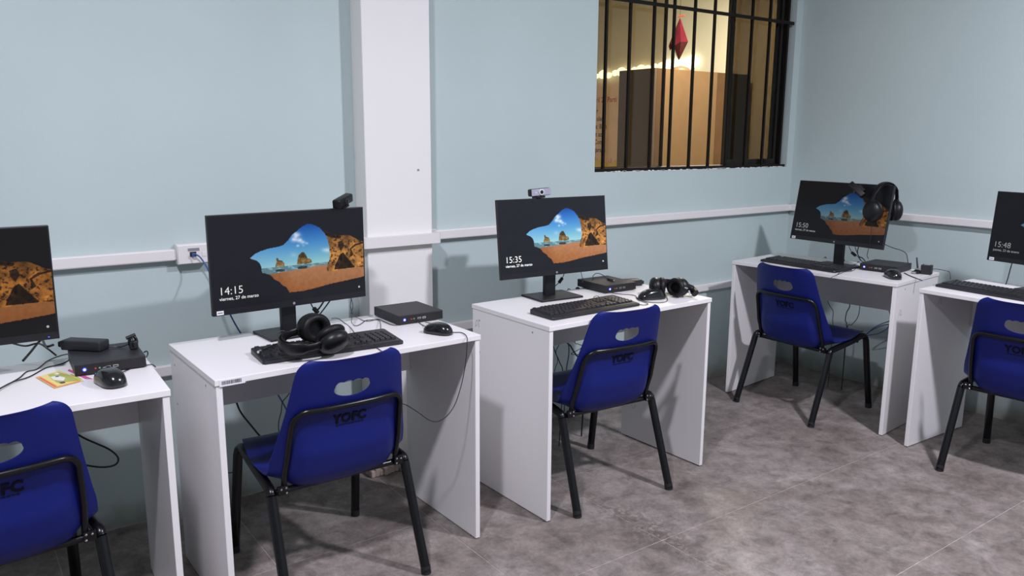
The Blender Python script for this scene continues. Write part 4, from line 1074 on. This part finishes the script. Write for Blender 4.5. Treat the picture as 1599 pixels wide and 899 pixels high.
cable('floor_cable', 'short black cable near the floor beside the second desk leg', [at((350, 728), y=-.2), at((354, 736), y=-.2), at((360, 738), y=-.2), at((368, 734), y=-.2)], .002)
cable('mic_lead', 0, [at((430, 522), z=H+.05), at((440, 516), z=H+.06), at((448, 521), z=H+.05), at((440, 532), z=H+.03), at((424, 540), z=H+.026), at((408, 547), z=H+.024)], .0016, parent=H2)
in_world(obj('metal_plug', T([at((407, 547.5), z=H+.024), at((403, 549.5), z=H+.024)], .004, 8), METP, H2, True))
# ---- desk 3
yb = -.41
cable('monitor_cable', 0, [at((881, 427), y=yb), at((878, 434), y=yb), at((873, 441), y=yb), at((866, 447), y=yb), at((860, 450), y=yb+.02)], .0018, CABD, mons[2])
in_world(obj('ferrite_bead', T([at((873, 441), y=yb-.004), at((878, 434), y=yb-.004)], .0075, 10), RUBB, mons[2], True))
cable('webcam_cable', 'thin black cable dropping from the 15:35 monitor onto its mini computer', [at((907, 420), y=-.46), at((908, 428), y=-.47), at((910, 437), z=H+.038), at((910, 441), z=H+.038)], .0014)
cable('usb_lead', 'short black lead with a metal plug lying on the mini computer right of the pillar', [at((926, 436), z=H+.039), at((926, 431), z=H+.045), at((930, 427), z=H+.045), at((936, 427), z=H+.043), at((944, 431), z=H+.041), at((952, 436), z=H+.041)], .0017)
lead = at((957, 437), z=H+.041)
uo = tag(obj('usb_plug', T([at((949, 435), z=H+.0415), at((958, 438), z=H+.0415)], .0045, 8), PCB, None, True), 'small black plug on top of the mini computer right of the pillar', 'plug')
obj_ = in_world(obj('metal_tip', T([at((958, 438), z=H+.0415), at((960.5, 438.6), z=H+.0415)], .0032, 8), METP, uo, True))
cable('mouse_cable', 0, [at((1000, 468), z=H+.008), tbl((994, 465)), tbl((993, 462)), tbl((985, 460)), tbl((970, 459)), tbl((955, 457)), at((948, 454), z=H+.012)], .0014, parent=M3)
cable('headset_cable', 0, [at((1041, 456), z=H+.012), tbl((1041, 463)), tbl((1042, 469)), tbl((1034, 472)), tbl((1018, 472)), tbl((1003, 469)), tbl((994, 464)), tbl((997, 468)), tbl((1012, 474)), tbl((1005, 476)), tbl((996, 474.5))], .0014, parent=H3)
cable('usb_cable', 0, [tbl((927, 466)), at((928, 463), z=H+.012), at((933, 462), z=H+.013), tbl((938, 465)), tbl((946, 467))], .0014, parent=KB3)
cable('headset_cable', 0, [tbl((1060, 458)), tbl((1062, 461)), tbl((1070, 463)), tbl((1078, 462)), tbl((1083, 461))], .0014, parent=H3)
for k, (nm, lab, r, m, px) in enumerate([
  ('hanging_cable', 'first dark cable from the left under the desk right of the pillar', .0025, CABD, [(860, 528), (863, 538), (868, 552), (874, 566), (879, 590)]),
  ('hanging_cable', 'thin cable crossing the first one under the desk right of the pillar', .0018, CABD, [(876, 528), (873, 538), (868, 549), (871, 563), (867, 575), (865, 592)]),
  ('hanging_cable', 'straight dark cable under the desk right of the pillar', .0025, CABD, [(886, 525), (888, 540), (888, 555), (885, 572), (884, 592)]),
  ('hanging_cable', 'thickest black cable slanting under the desk right of the pillar', .0038, CABM, [(884, 528), (891, 540), (897, 550), (903, 557), (915, 560)]),
  ('hanging_cable', 'thin looped cable under the desk right of the pillar, nearest the chair', .0018, CABM, [(897, 530), (903, 537), (910, 540), (905, 545), (892, 552), (899, 553.5), (910, 553)])]):
    yy = -.345+.012*k
    q0_ = at(px[0], y=yy)
    cable(nm, lab, [Vector((q0_.x, -.392, H+.004)), Vector((q0_.x, -.372, H-.002)), Vector((q0_.x, yy-.01, .66))]+[at(q, y=yy) for q in px]+([Vector((at(px[-1], y=yy).x, yy+.02, .004))] if k < 4 else []), r, m, group='cables hanging under the desk right of the pillar')
# ---- desk 4
xb = 3.86
cable('monitor_cable', 0, [at(q, x=xb) for q in [(1325, 380), (1327, 388), (1332, 396), (1339, 400), (1344, 407)]], .0018, CABD, mons[3])
in_world(obj('ferrite_bead', T([at((1330, 394), x=xb-.004), at((1336, 399), x=xb-.004)], .0075, 10), RUBB, mons[3], True))
cable('monitor_cable', 0, [at(q, x=xb) for q in [(1334, 382), (1337, 391), (1341, 400), (1345, 407), (1350, 410)]], .0020, CABB, mons[3])
cable('monitor_cable', 0, [at(q, x=xb) for q in [(1341, 384), (1339, 393), (1341, 400), (1347, 403), (1351, 408)]], .0026, CABM, mons[3])
cable('webcam_cable', 'thin cable from the 15:50 monitor down to its mini computer', [at(q, x=xb-.03) for q in [(1357, 386), (1355, 393), (1354, 399), (1356, 404)]], .0018)
cable('antenna_cable', 'thin black cable arching from behind the 15:50 monitor to the plugs', [at(q, x=3.93) for q in [(1376, 376), (1383, 382), (1395, 387), (1408, 391), (1415, 396), (1417, 404), (1418, 411)]], .0018)
cable('headset_cable', 0, [mtop(3, .21, -.16, -.055), mtop(3, .205, -.22, -.02), mtop(3, .203, -.30, -.006), mtop(3, .200, -.325, -.004)], .0014, parent=H4)
bm = bmesh.new()
for q, r_ in (((1304, 424), 1), ((1322, 420), 1.2), ((1334, 417), .8)):
    pass
bm.free()
cable('usb_cable', 0, [tbl(q) for q in [(1318, 421), (1324, 417), (1330, 416), (1336, 419), (1330, 423), (1320, 424), (1312, 427), (1302, 431), (1297, 434)]], .0013, parent=KB4)
cable('usb_cable_loop', 'thin black cable squiggle between the corner desk keyboard and computer', [tbl(q) for q in [(1337, 412), (1330, 414), (1322, 418), (1314, 423), (1308, 428)]], .0015)
cable('power_cable', 'black cable running off the right end of the corner desk', [tbl(q) for q in [(1412, 426), (1420, 430), (1430, 434), (1440, 438)]], .0022)
cable('adapter_lead', 0, [at(q, z=H+.006) for q in [(1454, 420), (1464, 420), (1474, 422), (1482, 424)]]+[at((1484, 430), z=H+.03), at((1484, 436), z=H+.02)], .0016, parent=ad)
for k, (lab, r, m, px) in enumerate([
  ('leftmost black cable hanging under the corner desk', .0020, CABM, [(1291, 458), (1292, 468), (1296, 478), (1301, 486), (1300, 500), (1300, 516)]),
  ('second black cable hanging under the corner desk, thicker', .0028, CABM, [(1321, 465), (1325, 472), (1327, 478), (1322, 488), (1320, 500), (1322, 516)]),
  ('third black cable hanging under the corner desk, bent to the left', .0020, CABM, [(1346, 466), (1343, 476), (1341, 490), (1337, 499), (1330, 507), (1322, 516)]),
  ('blue-black cable loop near the right leg of the corner desk', .0026, CABB, [(1387, 478), (1390, 490), (1390, 500), (1378, 505), (1364, 512), (1352, 523)]),
  ('lower blue-black cable loop near the right leg of the corner desk', .0026, CABB, [(1391, 503), (1385, 513), (1375, 519), (1364, 522), (1352, 523), (1362, 515), (1378, 508), (1391, 506)])]):
    xx = 4.06+.012*k; q0_ = at(px[0], x=xx); up_ = [Vector((4.005, q0_.y, H+.004)), Vector((4.03, q0_.y, H-.004)), Vector((xx, q0_.y, .64))] if k < 4 else []
    cable('hanging_cable', lab, up_+[at(q, x=xx) for q in px]+([Vector((xx, at(px[-1], x=xx).y, .004))] if k < 3 else []), r, m, group='cables hanging under the corner desk')
cable('monitor_cable', 0, [at(q, x=3.99) for q in [(1583, 402), (1579, 415), (1576, 426), (1573, 437), (1568, 450)]], .0025, CABD, mons[4])
# small wall box low in the corner
c = thing('low_wall_box', 'small white wall box near the floor in the room corner', 'wall box', (XC, at((1226, 536), x=XC).y, .20))
obj('body', B(-.03, 0, -.05, .05, -.045, .045, bev=.004), PLAST, c)
obj('socket_insert', B(-.032, -.029, -.02, .02, -.015, .015), GREY, c)
# ceiling lamps (above the frame)
for k, (p, e, cc, s) in enumerate(LAMPS):
    t = thing('ceiling_lamp', ['round white ceiling lamp above the second desk', 'round white ceiling lamp above the middle of the room'][k], 'lamp', (p[0], p[1], ZC))
    obj('housing', lathe(bmesh.new(), [(.15, -.045), (.16, -.02), (.16, 0)], 28), PLAST, t, True)
